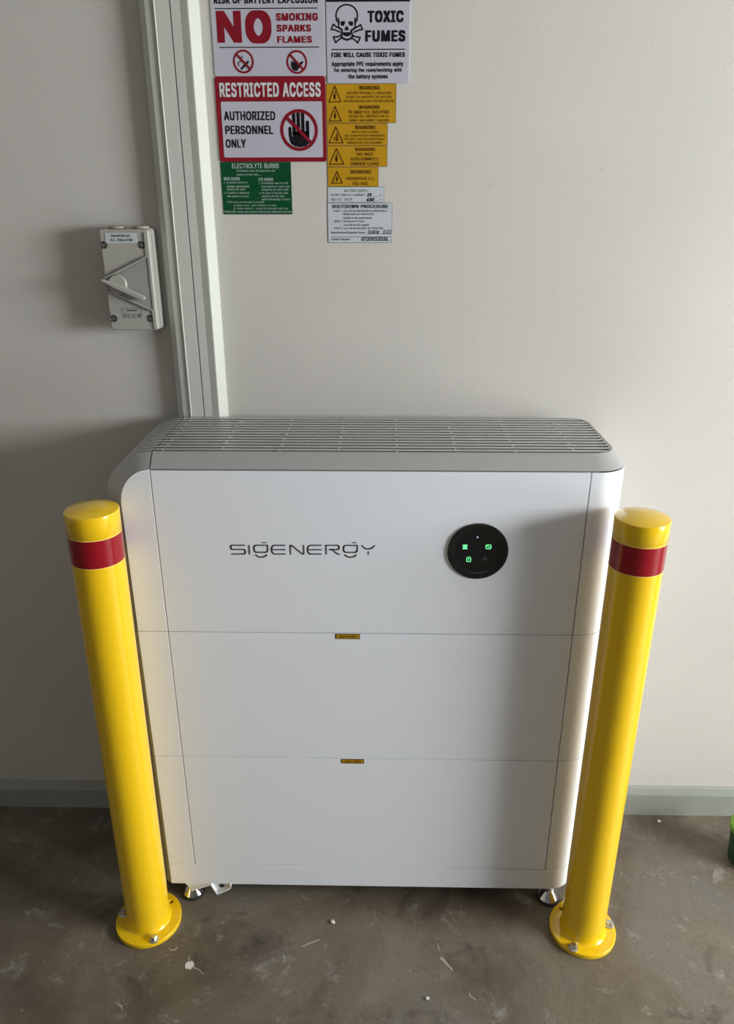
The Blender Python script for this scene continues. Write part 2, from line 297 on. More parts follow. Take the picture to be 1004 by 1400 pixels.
# lettering: glyph shapes (points and triangles, packed), every line fitted to its own box (x0, x1, z0, z1)
GLYPHS = r"""#*_(C)L(#*&+1*?+1)f(#(((i(,)3*K)3*G(i(C(#(l+1)6+1(!(#(7)q(;*;*Z*;*V)q)!)3*%)3)q(i)W(i(N(i(R)3(l)3(h(i(a*;)+*;)j*;*4*;*0)q)f)q)&)q(])q(:(7(.(*()(4(5(4(3(4(5(*(#(&(6(&(5(6(3(6(5(7(:(8(+(.(7((('(7(8(((7(B(;(0(6(3(9(:(6(9(9(8(:(-(,(<(,(;(<(A(<(;(@(=(<(%($(>($(=(>(?(>(=(2(1(>(>(?(2(3(4(@(4(?(@(=(@(?(<(A(@(8(9(B(9(A(B(;(B(A(0(/(B
'):('(J)r(F+1(g+1(c)r(&(%(#($(#(%
()!(;(P):(Q)W(U*%(!*C(e*`(o+*)++A)I+A)=+%)2*Y)**<)$)p(p)T(o):(p)#)#(!))(D)1(+)<'`)I'C)+'C(h'h([(>(R(e(#(:(1(1(0(#($(#(0(0(/($(%($(/(6(5(7(+(*()(7(5(8(5(4(8(9(8(4(4(3(9(3(2(9(:(9(2(1(:(2(%(/(.(&(%(.(.(-(&('(&(-(-(,('((('(,(,(+(((+()((
))!(;(6'C(C'a(N(,(V(E(!(](_)$(`):(_)T([)p(U*<(L*Y(B+%(6+A(S+A(_+*(j*`)#*C))*%).)W)/):),(d)$(>(f'h(S'C($(#(:(/(.(0(7(6((()(((6(6(5()(*()(5(5(4(*($(:(9(%($(9(9(8(%(&(%(8('(&(8(8(7('(7((('(*(4(+(4(3(+(,(+(3(3(2(,(-(,(2(2(1(-(.(-(1(0(.(1
,)1('(6'7(E(G(g(G(M'7($(#(&(&(%($
-*f('*+)M*+)1(!)1(!)M(&(%($($(#(&
.)1(3(S'q(J'r(B('(=(/(<(7(=(@(B(H(J(M(S(N([(M(c(H(h(@(j(7(h(/(c('(['r('(&(%($(#(%(#()(%('(%()((('()(/(.(-(0(/(1(/(-(+(,(+(-(2(1(#(1(/(#(/(+(#()(#(+(*()(+
/)P(')H+=(G'M(*'M),+=(#(&($(%($(&
0*f(S)D'p)*(#(d(/(R(B(E(!(>),(;)R(>*((F*H(S*b(d+%)*+1)D+5)^+1*$+%*6*b*C*H*K*(*N)R*K),*C(!*6(B*%(/)_(#)D(<)V(?)d(H)p(W*((k*-)4*/)R*-)p*(*9)p*N)d*])V*f)D*i)3*f)%*](i*N(a*9([)p(Z)R([)4(a(k(i(W)%(H)3(?((('(O(O(N((()(((N(N(M()(M(L()(*()(L(L(K(*(+(*(K(#(;($(R($(;($(R(%(Q(%(R(-(I(H(H(.(-(%(Q(&(Q(P(&('(&(P(O('(P(+(K(J(,(+(J(J(I(,(I(-(,(F(0(G(/(G(0(<(:(9(9(=(<(E(1(F(0(F(1(7(6(?(@(?(6(6(5(@(A(@(5(B(A(5(5(4(B(C(B(4(4(3(C(=(9(8(>(=(8(8(7(>(7(?(>(C(3(D(3(2(D(E(D(2(1(E(2(;(#(:(:(<(;(.(H(G(G(/(.
1*f(1(I(#(I(>*F(>*F(#)]+1)](#)=(#)=*c)<*c(N*6(N*X)6+1)](>)=(>(.(-(+(+(-(,(&(%(((0(/(*($(#()(.(+(*(*('(.(/(0()('(*(/(((%(/()(((/($()(0
2*f(O(C(#(C(;)H)E)U)T)`)`)h)l)n*&)r*1*#*=)r*I)m*T)e*])!*c)P*g)C*i)5*g))*c(p*[(h*R(d*F(c*8(D*8(F*M(N*`(Z*p(k++).+2)C+5)Y+2)l++*,*p*8*b*?*P*B*=*@*/*<)r*6)d*+)T)l)B)X)-(o(A(o(?*F(?*F(#($(#(L(7(6(8(9(8(6(6(5(9(:(9(5(5(;(:(=(3(2(>(1(0(J(%(K(1(>(2(=(2(>($(L(K(K(%($(;(5(4(<(;(4(4(3(<(3(=(<(/(.(@(?(/(@(E(D(+(D(C(+('(I(H((('(H(H(G((()(((G(G(F()(*()(F(F(E(*(E(+(*(+(C(,(C(B(,(-(,(B(B(A(-(.(-(A(@(.(A(L(#(N(N(M(L(%(J(I(&(%(I(I('(&(/(?(0(>(0(?
3*f(S)@'p)*'r(e(((T(2(F(@(=(Q(9(e(Z(e(!(Y(b(O(k(F)&(A)2(=)@(<)O(=)](A)h(H)p(Q*&(]*((k*&)))q)5)i)@)!)H)L)M)8)O(q)O(q)i)c*c)c*e(F*e(F+1*=+1*=*i)=)^)=)c)W)c)m)]*/)R*<)B*E)0*G(k*E(V*<(D*/(5)m())X'r)A)c(%(-(&(-(,(&(&(,('(,(+('((('(+(+(*((()(((*($(/(.(1(0(#(/($(#(#(0(/(;(E(<(=(<(E(>(=(E(E(F(>($(.(%(-(%(.(2(Q(P(P(3(2(9(H(:(G(:(H(5(N(M(6(5(M(M(L(6(L(K(6(7(6(K(K(J(7(3(P(O(4(3(O(O(N(4(N(5(4(7(J(8(J(I(8(9(8(I(H(9(I(D(?(F(@(?(D(D(C(@(1(#(Q(Q(2(1(:(G(;(E(;(G(>(F(?(B(A(@(@(C(B(E(G(R(F(E(R(D(F(R
4*f(5(7(X(7(r)N+1)n+1(Y)&(Y)$*R)$*R(X)`(#)`(`)`(l)`)r*.)r*.(#)`(X)`)$*.)$*.(X($(#((($((('('(%($(((#(,(((,(-(3(2(-(%('(&(2(3(.(+(0(1(,(#(1(((-(2(/(.(3(*()(3(4(*(3(1(4(,(4(3(-(-(,(4(4(1(0
5*f(Y)B'p),'r(i()(Y(3(L(A(D(R(A(d(`(d(c(Y(h(O(p(G)*(A)5(=)B(<)P(>)](C)h(L)p(W*%(e*')$*%)4)p)B)g)M)!)V)O)!)@)])3)!)')Y(l)T(c)N(E)Q(S+1*:+1*:*e(n*e(f)j(g)j(p)p),*%)8*))F**)V*()f*#*$)l*/)b*9)U*@)G*E)6*F)%*D(]*;(I*.(8)m(+)Y'r('(&(,(,(+('((('(+(+(*((()(((*(@(F(A(B(A(F(/($(#(#(0(/(<(J(=($(/(.(H(>(=(I(H(=(=(J(I($(.(%(.(-(%(&(%(-(,(&(-(F(@(?(G(F(?(?(>(G(>(H(G(B(F(E(K(;(L(W(3(2(W(2(X(1(X(2(;(:(M(L(;(M(U(T(5(6(5(T(T(S(6(S(R(6(7(6(R(R(Q(7(3(W(V(4(3(V(V(U(4(U(5(4(7(Q(8(Q(P(8(9(8(P(P(O(9(O(N(9(:(9(N(M(:(N(X(1(#(0(#(1(;(K(<(J(<(K(D(C(E(B(E(C
6*f(!)D'p).'r(j(*(Z(7(M(H(E(](C)$(E)7(K)J(V)a(h*-)Q+1*$+1(n)V(l)V(p)!)&)c)-)h)5)l)>)o)H)p)^)n)q)f*0)[*<)K*C)8*E(r*C([*;(G*.(7)n(*)Z'r)D(;)R(=)^(B)h(K)p(V*%(c*'(r*%)1)p)>)h)I)^)Q)R)V)D)X)6)V)*)Q(p)I(h)>(c)1(a(r(c(c(h(V(p(K)*(B)6(=)*)f('(&(W(W(V('((('(V(V(U((()(((U(U(T()(*()(T(+(*(T(T(S(+(0(1(R(1(0(2(P(5(4($(Z(Y(0(R(Q($(Y(%(Y(X(%(&(%(X(W(&(X(R(1(S(+(S(1(,(+(1(1(2(,(-(,(2(2(3(-(C(#(D(N(7(O(E(B(A(A(F(E(D(#(B(B(E(D(M(8(N(7(N(8(@(?(G(?(>(G(H(G(>(>(=(H(I(H(=(J(I(=(=(<(J(<(;(J(K(J(;(;(:(K(F(A(@(@(G(F(K(:(L(:(9(L(M(L(9(8(M(9(-(3(.(Z($(#(#(C(Z(5(P(O(6(5(O(O(7(6(Q(P(4([(0(4(0(Q(4(3(2(0(0([(3(/(.(3(/(3([
7*f(+(S(#*%*c*%*e(B*e(B+1*F+1*F*c)%(#(#(*($(%($()()(((%()($(*('(&(%(%((('
8*f)1)D'p),'r(g()(U(4(H(B(@(S(=(g(?)&(D)5(K)A(V)L(b)S(o)W(o)X(^)`(Q)m(I*.(F*A(I*T(P*d(!*r(l+,)/+3)D+5)Y+3)l+,*,*r*8*d*?*T*B*A*?*.*7)m**)`)i)X)i)W*')S*3)L*=)A*E)5*J)&*K(g*I(S*@(B*3(4)q())!'r)D(<)T(=)a(A)l(H*$(Q**(!*+(h**)&*$)1)l);)`)B)S)G)D)I)5)G)()B(l);(d)1(^)&(](h(^(!(c(Q(l(H)'(A)4(=)D)d)Q)e)!)i)e)p)m*()q*3*#*?)q*K)m*U)f*])]*d)Q*h)D*i)7*h),*d(r*](k*U(g*K(e*?(g*3(k*((r)p),)i)7)e(&(e('(e(d('((('(d()(((d(d(c()(*()(c(c(b(*(+(*(b(b(a(+(,(+(a(a(-(,(4(3)+)0(^(](h($(#(#(Q(h(9)')&($(h(g(_(^(/(^)0(/(0(/)0)0)/(0).(0)/(8)()')'(9(8($(g(%(g(f(%(&(%(f(e(&(f(-(a(`(.(-(`(`(_(.(_(/(.(0).(1).)-(1(2(1)-)-),(2(3(2),)+(3),(4)+)*(5(4)*(6(5)*)*))(6(7(6)))))((7)((8(7)$(:)%)#(;)$(:)$(;(R(P(S([(E(!(j(!(E(E(D(j(k(j(D(D(l(k(r(<)#(;)#(<(N(M(U(V(U(M(M(L(V(L(K(V(W(V(K(K(J(W(X(W(J(J(I(X(Y(X(I(I(H(Y(G(Y(H(A(@(o(p(o(@(@(?(p(?(>(p(S(P(O(T(S(O(O(N(T(N(U(T(Y(G(Z(G(F(Z([(Z(F(E([(F(l(D(C(m(l(C(C(B(m(n(m(B(B(A(n(A(o(n(p(>(q(>(=(q(r(q(=(<(r(=(P(R(#(Q(#(R(!(j(](j(i(])0(](i)%(:)&(9)&(:
9*f(!)D+5)Z+2)n+**.*m*;*!*C*H*E*0*C)n*=)Z*2)C)q)')7(#(d(#)j)O)m)O)h)H)c)B)!)<)S)8)J)5)@)4)*)7(h)>(X)J(L)Y(E)m(C*3(E*I(M*](Z*n(j+*).+2)D*i)6*g)**b(p*Z(h*O(c*B(b*3(c*$(h)g(p)!)*)T)6)N)D)M)R)N)^)T)h)!)p)f*%*#*'*2*%*A)p*O)i*Z)^*b)R*g)^)>(;(:(K(K(J(;(<(;(J(=(<(J(J(I(=(I(H(=(>(=(H(H(G(>(?(>(G(@(?(G(A(F(E(E(B(A(7(O(N(C(#(D(7(N(8(M(8(N(B(E(D(D(#(B(-(3(.(8(M(9(M(L(9(:(9(L(K(:(L(@(G(F(F(A(@(5(4(P(0(1(R(1(0(2(0(R(Q($(Z(Y(T(S(+(+(*(T(*()(T(U(T()()(((U(V(U((((('(V(W(V('('(&(W(2(3(-(-(,(2(1(2(,(,(+(1(+(S(1(R(1(S(W(&(X(&(%(X(Y(X(%($(Y(%(O(7(6(6(5(O(5(P(O(#(C(Z(Z($(#(P(4(Q([(0(4(0(Q(4(3(2(0(0([(3(/(.(3(/(3([
:)1(C(S'q(J'r(B('(=(/(<(7(=(@(B(H(J(M(S(N([(M(c(H(h(@(j(7(h(/(c('(['r(S)Z(J)!(B)a(=)h(<)q(=**(B*1(J*6(S*8([*6(c*1(h**(j)q(h)h(c)a([)!('(&(%(%()('((('()($(#(%()(%(#(#(+()(+(*()(7(6(5(5(9(7(8(7(9(@(?(A(?(>(=(0(/(1(/(.(-(3(B(A(A(?(3(;(3(?(?(=(;(<(;(=(2(1(#(1(/(#(+(#(/(/(-(+(-(,(+(5(4(3(9(5(3(3(;(9(:(9(;
A+#(<(+(#)8+1)]+1*j(#*I(#)c)j)]**)W*=)P*U)G*r)N*r)E*T)=*<)7*))2)j(N(#(Z(j(Z)6*<)6*<(j)J*g(p)6*%)6*/(j(f(j(#(2(3(3(4(#($(0(/(/(.($(.(,($(4(1(0(0($(4(#(4($(%(*()(*(%(+(-(+(%('(&(6(&(5(6(((5()(%()(5(5(&(%(;(8(3(,(.(7(,(7(-($(,(-(-(%($(9(:(6(+(-(7(8(;(9(1(4(8(4(3(8(5(((9(6(5(9('(6(:(:(9(;(3(2(;
B*g(Y(A(#(A+1)L+1)d+/*'+(*7*n*A*`*H*P*J*>*I*/*D*#*>)i*5)b*+)!)p)X)p)V*-)T*9)N*C)E*L)9*R))*T(g*R(U*K(D*@(7*/(,)j(%)N(#(a(@)M(@)g(B*((K*2(X*5(g*3)$*.)/*&)9)l)@)_)E)O)F(a)F(a)b)J)b)W)c)c)g)m)n*%*&*)*1*+*=*(*M)o*Y)`*b)K*e(a*e(#(?(K($(#(K(K(L($(L(X($(J(N(M(?(#(>(>(@(?(J(M(K(L(K(M(W(%(X($(X(%(I(H(2(1(P(O(U('(V(&(V('(@(>(=(=(A(@(N(J(I(I(2(N(2(1(N(1(O(N(V(&(W(%(W(&(B(<(;(;(:(B(C(B(:(:(9(C(D(C(9(9(8(D(8(7(D(E(D(7(7(6(E(F(E(6(6(5(F(.(-(R(-(,(R(S(R(,(,(+(S(+(*(S(T(S(*(*()(T(A(=(<(<(B(A(F(5(G(5(4(G(4(3(G(H(G(3(2(H(3(P(1(0(Q(P(0(0(/(Q(/(.(Q(.(R(Q(T()(U()(((U('(U((
C+2(])Y'p):($(n(/(W(C(F(](;)-(7)R(;*((F*H(W*b(n+%):+1)Y+5)k+3*-+/*=+(*L*o*Y*c*c*T*k*D*o*1*O*1*K*=*F*H*>*Q*6*Y*,*_)q*c)e*f)Y*g)B*d)/*[(n*M(a*9(Y)p(W)R(Y)4(b(k(n(X)/(I)C(@)Y(=)e(>)q(A*,(E*6(K*>(S*F(!*K(g*O)#*o)#*k(a*c(P*Y(B*L(6*>(,*-(%)l'q((('(H(H(G((()(((G(F()(G()(F(E(*()(E(E(D(*(+(*(D(A(.(B(K(#(L(?(0(/(L(#(M(?(/(@(#(K($(J($(K(@(/(A(.(A(/($(J(%(J(I(%(&(%(I('(&(I(H('(I(+(D(C(,(+(C(C(B(,(-(,(B(B(.(-(N(!([([(O(N(=(1(>(O([(Z(Z(P(O(<(2(=(1(=(2(W(V(S(T(S(V(V(U(T(7(6(8(9(8(6(6(5(9(:(9(5(5(4(:(P(Z(Y(Q(P(Y(Y(X(Q(R(Q(X(X(W(R(W(S(R(:(4(;(4(3(;(<(;(3(2(<(3(M(#(!(!(N(M(0(?(>(>(1(0
D+.(G)@(#(S(#(S(@)>(@)[(B)r(K*4(Z*@(n*H)6*K)S*H)o*A*7*4*K*#*Y)]*b)A*e(R*e(R+1)D+1)f+.*3*r*K*`*!*G*f*'*j)S*f).*!(^*J(E*2(2)d('(a+1(a(#(A(#(A+1(a*e(a(@(D(C(3(3(4(D(%($(B($(%(C(3(C(%(4(3(A(@((('(@('(#(&(#('(5(2(1(1(6(5(#(&(B(%(B(F(3(%(E(A(3(E(2(5(A(7(0(/(-(,(;(;(:(-()(?(>(>(=()(*()(=(=(<(*(+(*(<(<(;(+(;(,(+(-(:(.(:(9(.(/(.(9(9(8(/(7(/(8(((@(?(?()(((6(1(0(0(7(6(2(A(E(%(F(E(B(&(F
E*T(/(A(#(A+1*=+1*=*e(a*e(a)b*5)b*5)E(a)E(a(@*?(@*?(#(#(,(+($(#(+(+((($((('($(,(#(.(.(-(,(((+(*(*()(((&(%('($('(%
F*P(-(A(#(A+1*<+1*<*e(a*e(a)^*0)^*0)B(a)B(a(#(,(+(#(+(((#($(#(((&(%('(((+(*(*()((($((('('(%($
G+7(^)Y'p)9($(n(0(W(C(F(](;)-(7)R(;*((F*H(W*b(m+%)9+1)W+5)k+3*-+/*>+(*M*n*Y*a*d*S*k*C*p*1*O*1*J*=*E*H*=*Q*5*X*+*_)q*c)e*f)X*g)B*d)/*[(n*M(a*9(Y)p(W)R(Y)4(b(k(n(X)/(I)C(@)Y(=)n(@*/(G*>(R*I(a*P)#*R)8*!)7)`)7)`)S*r)S*r)7*o(j*d(P*T(<*?(,*&(#*R)7((('(H(H(G((()(((G(F()(G()(F(E(*()(E(E(D(*(+(*(D(A(.(B(K(#(L(/(@(?(#(K($(J($(K(@(/(A(.(A(/($(J(%(J(I(%(&(%(I('(&(I(H('(I(+(D(C(,(+(C(-(,(C(C(B(-(B(.(-(!(N(M(=(1(>(0(>(1(N(!([([(O(N(<(2(=(1(=(2(X(W(S(W(V(S(X(S(Q(R(](S(S(V(R(7(6(8(9(8(6(6(5(9(O([(Z(Z(Y(O(P(O(Y(Y(X(P(X(Q(P(9(5(:(5(4(:(;(:(4(4(3(;(<(;(3(2(<(3(!(M(#(L(#(M(](R(T(U(T(R(R(V(U(>(0(?(/(?(0(Q(S(]
H+5(/(A(#(A+1(a+1(a)c*G)c*G+1*g+1*g(#*G(#*G)G(a)G(a(#(#(.(-($(#(-(-(&($(&(%($(,(+(*(*()(,('(,()()((('(&(-(,(,('(&
I)i(/(3(#(3(@(^(@(^*e(3*e(3+1)Z+1)Z*e).*e).(@)Z(@)Z(#($(#(%(&((('(,(.(-(*()(+(%(#(.(.(,(%(&(%(,(,(+(&(+()(&(((&()
J*I(9)0'p(a(%(I(3(9(K(4(l(4))(T))(T(l(W(W(`(H(n(?)0(<)A(?)O(H)X(W)[(l)[+1*++1*+(l*&(K)f(3)N(%((('(*(-($(#($(-(,($(,(%(,(+(%(&(%(+('(&(+(*('(+(((*()(8(0(/(3(2(5(5(4(3(0(8(7(1(0(7(7(6(1(6(5(1(5(2(1(8(/(#(/(.(#(-(#(.
K*l(>(W(l(W)?(`)J(i)V(q)`)*)k)3*%)=*/*9+1*c+1)G)])E)](A(#(A+1(a+1(a**(a)C(a)4(a(#*=(#)1)U)E)n*c(#(a)L(a)&)6)M)L)c(#($(/(0(/($(#(/(5($(#(4(4(3($(%($(3(%(3(:(%(:(2($(%(2(0($(2(2(1(0((('(7(7(.(8(6(9(-(-(9(=(8(-(=(+(8(,(-(8(.()(((8(*()(8(8(+(*(3(4(7(&(3(7(7('(&(#(5(;(4(#(;(3(&(:(.(7(<(-(.(<(6(-(<(4(;(<(7(4(<(((7(8(,(8(=
L*G()(A(#(A+1(a+1(a(@*8(@*8(#($(#(&(&(#((((('(&($(&(%
M+m(f(A(#(A+1(o+1)^)1)`)*)c(r)f(j)i(`)l(W)o(M)q(D*$(;)m(;)o(C)r(L*%(V*((`*+(i*.(r*1)**3)1*q+1+O+1+O(#+/(#+/)d+/)m+/*&+/*1+0*;+0*F+0*R+0*]+0*h+3*h+0*!+,*P+(*D+$*8*p*.*m*$*j)k*g)d*.(#)b(#)()d)&)k)#*#(o*-(k*8(h*C(d*O(_*[([*h(^*h(_*^(_*S(_*H(_*=(`*2(`*'(`)m(`)d(`(#)p(G+0*^(_*](Z(X(e(!([($(X($([(Y(X(Z(Z(W(Y(b(a(#($(#(a(a(`($(`(_($(_(^($(^(]($(!($(](0(,(/(+(/(,(/(+(O(T(%(U(V(U(%(W(V(%(Y(W(%(X(Y(%($(X(%(1(-(.(.(2(1(B(A(9(9(E(B(C(B(E(E(D(d(d(D(F(<(;(:(:(9(<(=(<(9(>(=(9(?(>(9(@(?(9(9(A(@(7(6(M(8(I(H(H(G(8(G(F(8(F(D(8(D(E(8(E(9(8(/(O(N(N(.(/(0(/(.(.(-(0(0(-(c(M(L(7(%(T(S(Q(P(&(&(%(S(S(R(&(R(Q(&(-(1(c(,(0(c(I(8(J(8(7(J(K(J(7(L(K(7(C(E(d(2(.(N(N(M(5(6(5(M(5(4(N(4(3(N(3(2(N('(&(P(P(O((()(((O(*()(O(+(*(O((('(P(X([(e(W(Z(e
N+9(I(A(#(A+1(g+1*/).*3)'*8(n*>(d*E(X*K(L*R(>*M(>*L(L*K(Y*K(f*K(r*J),*J)4*J+1*k+1*k(#*D(#)8)d)2)n),*()%*4(m*B(d*R(Y*e(_*f(_*T(`*C(a*4(a*'(a)l(a)d(a(#*L(J(_*Z(D(C($(C(B($(B(A($(>($(A(A(@(>(%(=(<(F(E(#($(#(E(D($(E(?(>(H(=(%(?(>(?(%($(>(%(7(*()(-(,(G(.(,(/(,(6(/(0(/(6(1(0(6(6(,(7(,(-(7(*(7(-(-(+(*(1(6(2(3(2(6(6(5(3(4(3(5()(((7(<(;(%(9(8(&(&(%(9(:(9(%(;(:(%(,(.(G(+(-(G(&(8(7('(&(7((('(7(>(@(H(=(?(H
O+>(S)X'p):($(n(/(W(C(F(](;)-(7)R(;*((F*H(W*b(n+%):+1)X+5*'+1*C+%*Z*b*k*H+&*(+*)R+&)-*k(]*Z(C*C(/*'($)X(=)n(@*2(I*B(W*O(k*W)4*Z)R*W)p*O*9*B*M*2*[)n*d)X*g)C*d)/*[(n*M(b*9(Y)p(W)R(Y)4(b(k(n(W)/(I)C(@((('(O(O(N((()(((N(M()(N()(M(L(*()(L(L(K(*(+(*(K(P(%(Q(J(I(-(R($(#(#(;(R(Q(%($($(R(Q(H(.(I(-(I(.(%(P(&('(&(P(O('(P(+(K(J(,(+(J(J(-(,(/(G(F(F(0(/(>(=(9(D(1(E(9(=(:(<(:(=(0(F(E(E(1(0(7(6(?(@(?(6(6(5(@(5(A(@(A(5(B(5(4(B(C(B(4(4(3(C(>(9(8(8(7(>(7(?(>(C(3(D(3(2(D(1(D(2(:(<(#(;(#(<(G(/(H(.(H(/
P*a(E(A(#(A+1)I+1)c+/*)+'*:*j*F*Z*M*F*O*1*M)k*F)X*:)G*));)c)3)I)0(Z)0(Z)L)G)L)Y)N)h)S)r)[**)f*.*#*/*1*.*?***L)r*V)g*^)Y*c)G*e(a*e(a(#(a)L(a)0(2(3(#($(#(3(2(#(B(3(2(D(3(C(A($(3(A(5(1(0(0(6(5(>(&(?(%(?(&(2(B(D(1(5(4(?(%(@(A(@(%($(A(%(7(/(.(8(7(.(.(-(8(-(,(8(9(8(,(,(+(9(+(:(9(:(+(;(+(*(;(<(;(*(*()(<()(((<(=(<((('(=(((6(0(/(/(7(6(=('(>(&(>('(1(4(D(4(C(D(C(3(D
Q+>(_)N)#)o)#*<(M*C(C*m'[*K'[*0(0*)(:)X'p):($(n(/(W(C(F(](;)-(7)R(;*((F*H(W*b(n+%):+1)X+5*'+1*C+%*Z*b*k*H+&*(+*)R+&)-*k(]*Z(C*C(/*'($)X(=)n(@*2(I*B(W*O(k*W)4*Z)R*W)p*O*9*B*M*2*[)n*d)X*g)C*d)/*[(n*M(b*9(Y)p(W)R(Y)4(b(k(n(W)/(I)C(@*L(7*5())r(B*:(P(0(/(W(W(V(0(1(0(V(U(1(V(1(U(T(2(1(T(T(S(2(3(2(S(,(Z(Y(D(C(+(O(7(P(Z(,(+(+(C(Z(6(Q(P(P(7(6(,(Y(-(Y(X(-(.(-(X(/(.(X(W(/(X(3(S(R(4(3(R(5(4(R(R(Q(5(Q(6(5()(E(*()(*(B(F(%(&(L(9(M(A(&()(E()(&(&(%(E(E(%(^(8(N(M(M(9(8(?(>(G(H(G(>(>(=(H(=(I(H(I(=(J(=(<(J(K(J(<(<(;(K(A()(!((('(A(&(A([(F(&(@(@(?(F(?(G(F(K(;(L(;(:(L(9(L(:(D(+(B(B(*(D(7(O(N(N(8(7(%(F(^(@(&([()(B(!(D(*(](*(E(](A('([(((A(!($(#(](E($(]($(E(^
R*c(K(A(#(A+1)I+1)d+/**+'*:*k*F*!*M*I*P*3*M)m*F)[*:)K*))@)d)8)I)6(S)6(S)S)H)S)Z)T)h)X*#)`**)i*.*%*0*3*.*A***M)r*W)h*_)Y*c)G*e(a*e(a(#*4(#)F)F)j)F*Y(#(a)S(a)6)N)6)o)<(2(3(#($(#(3(2(#(B(3(2(H(3(G(A($(3(A(E(6(5(>(&(?(%(?(&(2(B(H(I(0(D(0(E(D(4(D(5(?(%(@(A(@(%($(A(%(7(/(.(8(7(.(.(-(8(-(,(8(9(8(,(,(+(9(:(9(+(;(:(+(+(*(;(*()(;(<(;()()(((<(=(<((('(=(((0(I(C(0(C(J(E(0(J(/(7(E(6(E(7(=('(>(&(>('(1(D(H(D(4(G(G(H(D(G(3(H(D(1(I(E(5(D(/(E(J(C(F(J
S*b(m)C'o))'q(c(((Q(2(C(A(:(S(6(g(W(g(Z(Z(a(O(j(F)&(@)4(=)C(<)S(=)b(A)n(H*((Q*.(!*0(i*.)$*)),)q)3)g)9)[)>)M)B)/)K(c)U(N)d(A*&(=*=(@*Q(H*c(V*q(h+,)-+3)E+5)!+3)q+,*2*q*@*c*H*S*K*@*,*@*&*Q)j*^)Y*f)C*h)4*g)'*c(l*](c*T(^*J(]*?(_*3(d**(m*#)()m)3)i)=)f)W)_)c)[)o)W*+)Q*6)J*@)A*H)6*M)(*O(h*L(U*D(C*7(4*%(()^'q('(&(,(,(+('((('(+(+(*((()(((*(A(@(Y(Y(X(A(B(A(X(X(W(B(C(B(W(U(T(E(/($(#(#(0(/(](=(^($(/(.(=(](!(S(F(T(E(T(F($(.(%(.(-(%(&(%(-(,(&(-(=(!(>(!([(>(?(>([([(Z(?(@(?(Z(Y(@(Z(C(W(V(D(C(V(V(U(D(U(E(D(l(2(1(_(<(;(2(l(k(k(3(2(:(a(;(a(`(;(_(;(`(P(I(Q(H(Q(I(j(i(4(5(4(i(i(h(5(6(5(h(h(g(6(g(f(6(7(6(f(f(e(7(8(7(e(e(d(8(c(8(d(M(L(N(3(k(j(j(4(3(8(c(9(c(b(9(:(9(b(a(:(b(N(L(O(L(K(O(K(J(O(P(O(J(I(P(J(l(1(#(0(#(1(^(=(<(<(_(^(Q(H(R(H(G(R(S(R(G(F(S(G
T*c(+(3*e(3+1*S+1*S*e)S*e)S(#)3(#)3*e($(#(*(&(%('(*()((((('(*('(%(*($(*(%
U+6(A)T'o)8'r(p(+(!(9(M(K(D(a(A)*(A+1(a+1(a),(c(k(i(!)#(O)1(E)A(?)T(=)h(?*((E*6(O*?(!*E(k*G),*G+1*h+1*h)**e(a*[(K*L(9*9(+)p'r(*()(,(,(+(*(#(1($(0($(1($(0(%(/(%(0(%(/(&(/(.(&('(&(.((('(.(.(-((()(((-(,()(-(5(4(?(?(4(@(3(@(4(<(;(7(8(7(;(;(:(8(9(8(:(5(?(>(6(5(>(>(=(6(=(<(6(<(7(6(@(3(#(3(2(#(1(#(2
V+#(4)9(#(++1(M+1)3):)8)+)?(h)F(P)O(2)H(2)Q(P)X(h)_)+)d):*H+1*j+1)^(#)L(>(%($(&(+()(#(((#()(&($(#('(&(#(#((('(,(*(2(2(-(,(1(0(/(1(/(2(/(.(2(-(2(.(+(#(2(2(*(+(+(*(3(*(,(3()(+(3
W,:(V(q(#(++1(L+1)%)5)()()+(l).(_)0(R)3(D)5(7)2(7)4(D)7(R):(_)=(l)@)()C)5)l+1*A+1*j)5*m)(*p(l+#(_+&(R+)(D+,(7+'(7+*(D+,(R+/(_+2(l+5)(+8)5+a+1,2+1+<(#*g(#*;*$*7*5*3*G*/*Z*+*p*2*p*.*[***H*'*6)r*$)F(#)4(A+)(B*.*]((('(#('(&(#($(#(&(%($(&(,(.(S(,(S(-(-(+(#(+(*(#(*()(#(((#()(0(/(R(O(N(4(N(L(4(-(#(R(,(-(R(.(,(R(R(/(.(P(O(4(K(J(5(M(K(5(:(9(G(=(<(T(B(A(F(C(B(F(F(E(C(E(D(C(>(<(F(?(>(F(@(?(F(F(A(@(F(<(G(<(=(G(=(;(G(:(G(;(J(I(5(9(8(G(M(L(U(4(L(M(M(5(4(+(-(S(3(Q(4(Q(P(4(H(6(5(I(H(5(<(>(T(;(=(T(3(2(Q(7(6(H(H(G(7(8(7(G(L(N(U(K(M(U(1(0(R(R(Q(2(2(1(R
X*p(O(,(#)@)a)@)I(2+1(W+1),*K)3*A)9*8)>*/)C*')G)o)M)e)G)e)L)o)Q*')V*/)[*8)a*A)h*K*>+1*b+1)T)J)T)b*g(#*B(#)e(d)_(m)Y)&)T)-)P)5)K)=)F)G)M)G)H)=)D)5)?).):)&)4(m).(d(Q(#)7)U)J)j)])V)J)@((('(&(#(J(I($(,(+(%(F(E(E(D(%(D(B(%($(%(B(/(-($(,($(-(F(%(G(H(G(%(I(H(%(%($(K(((&($()((($(*()($($(+(*(9(2(1(?(8(@(A(@(8(C(A(8(8(9(.(0(.(9(9(1(0(6(5(7(;(:(<(8(?(>(>(=(8(=(<(8(8(<(M(9(8(M(5(4(9(4(3(9(2(9(3(C(B(N(C(8(B($(B(8(8(.($(/($(.(/(.(L($(&(K(#(I(K(I(%(K(.(0(L(-(/(L(7(5(M(5(9(M(<(:(M(B(D(N(A(C(N
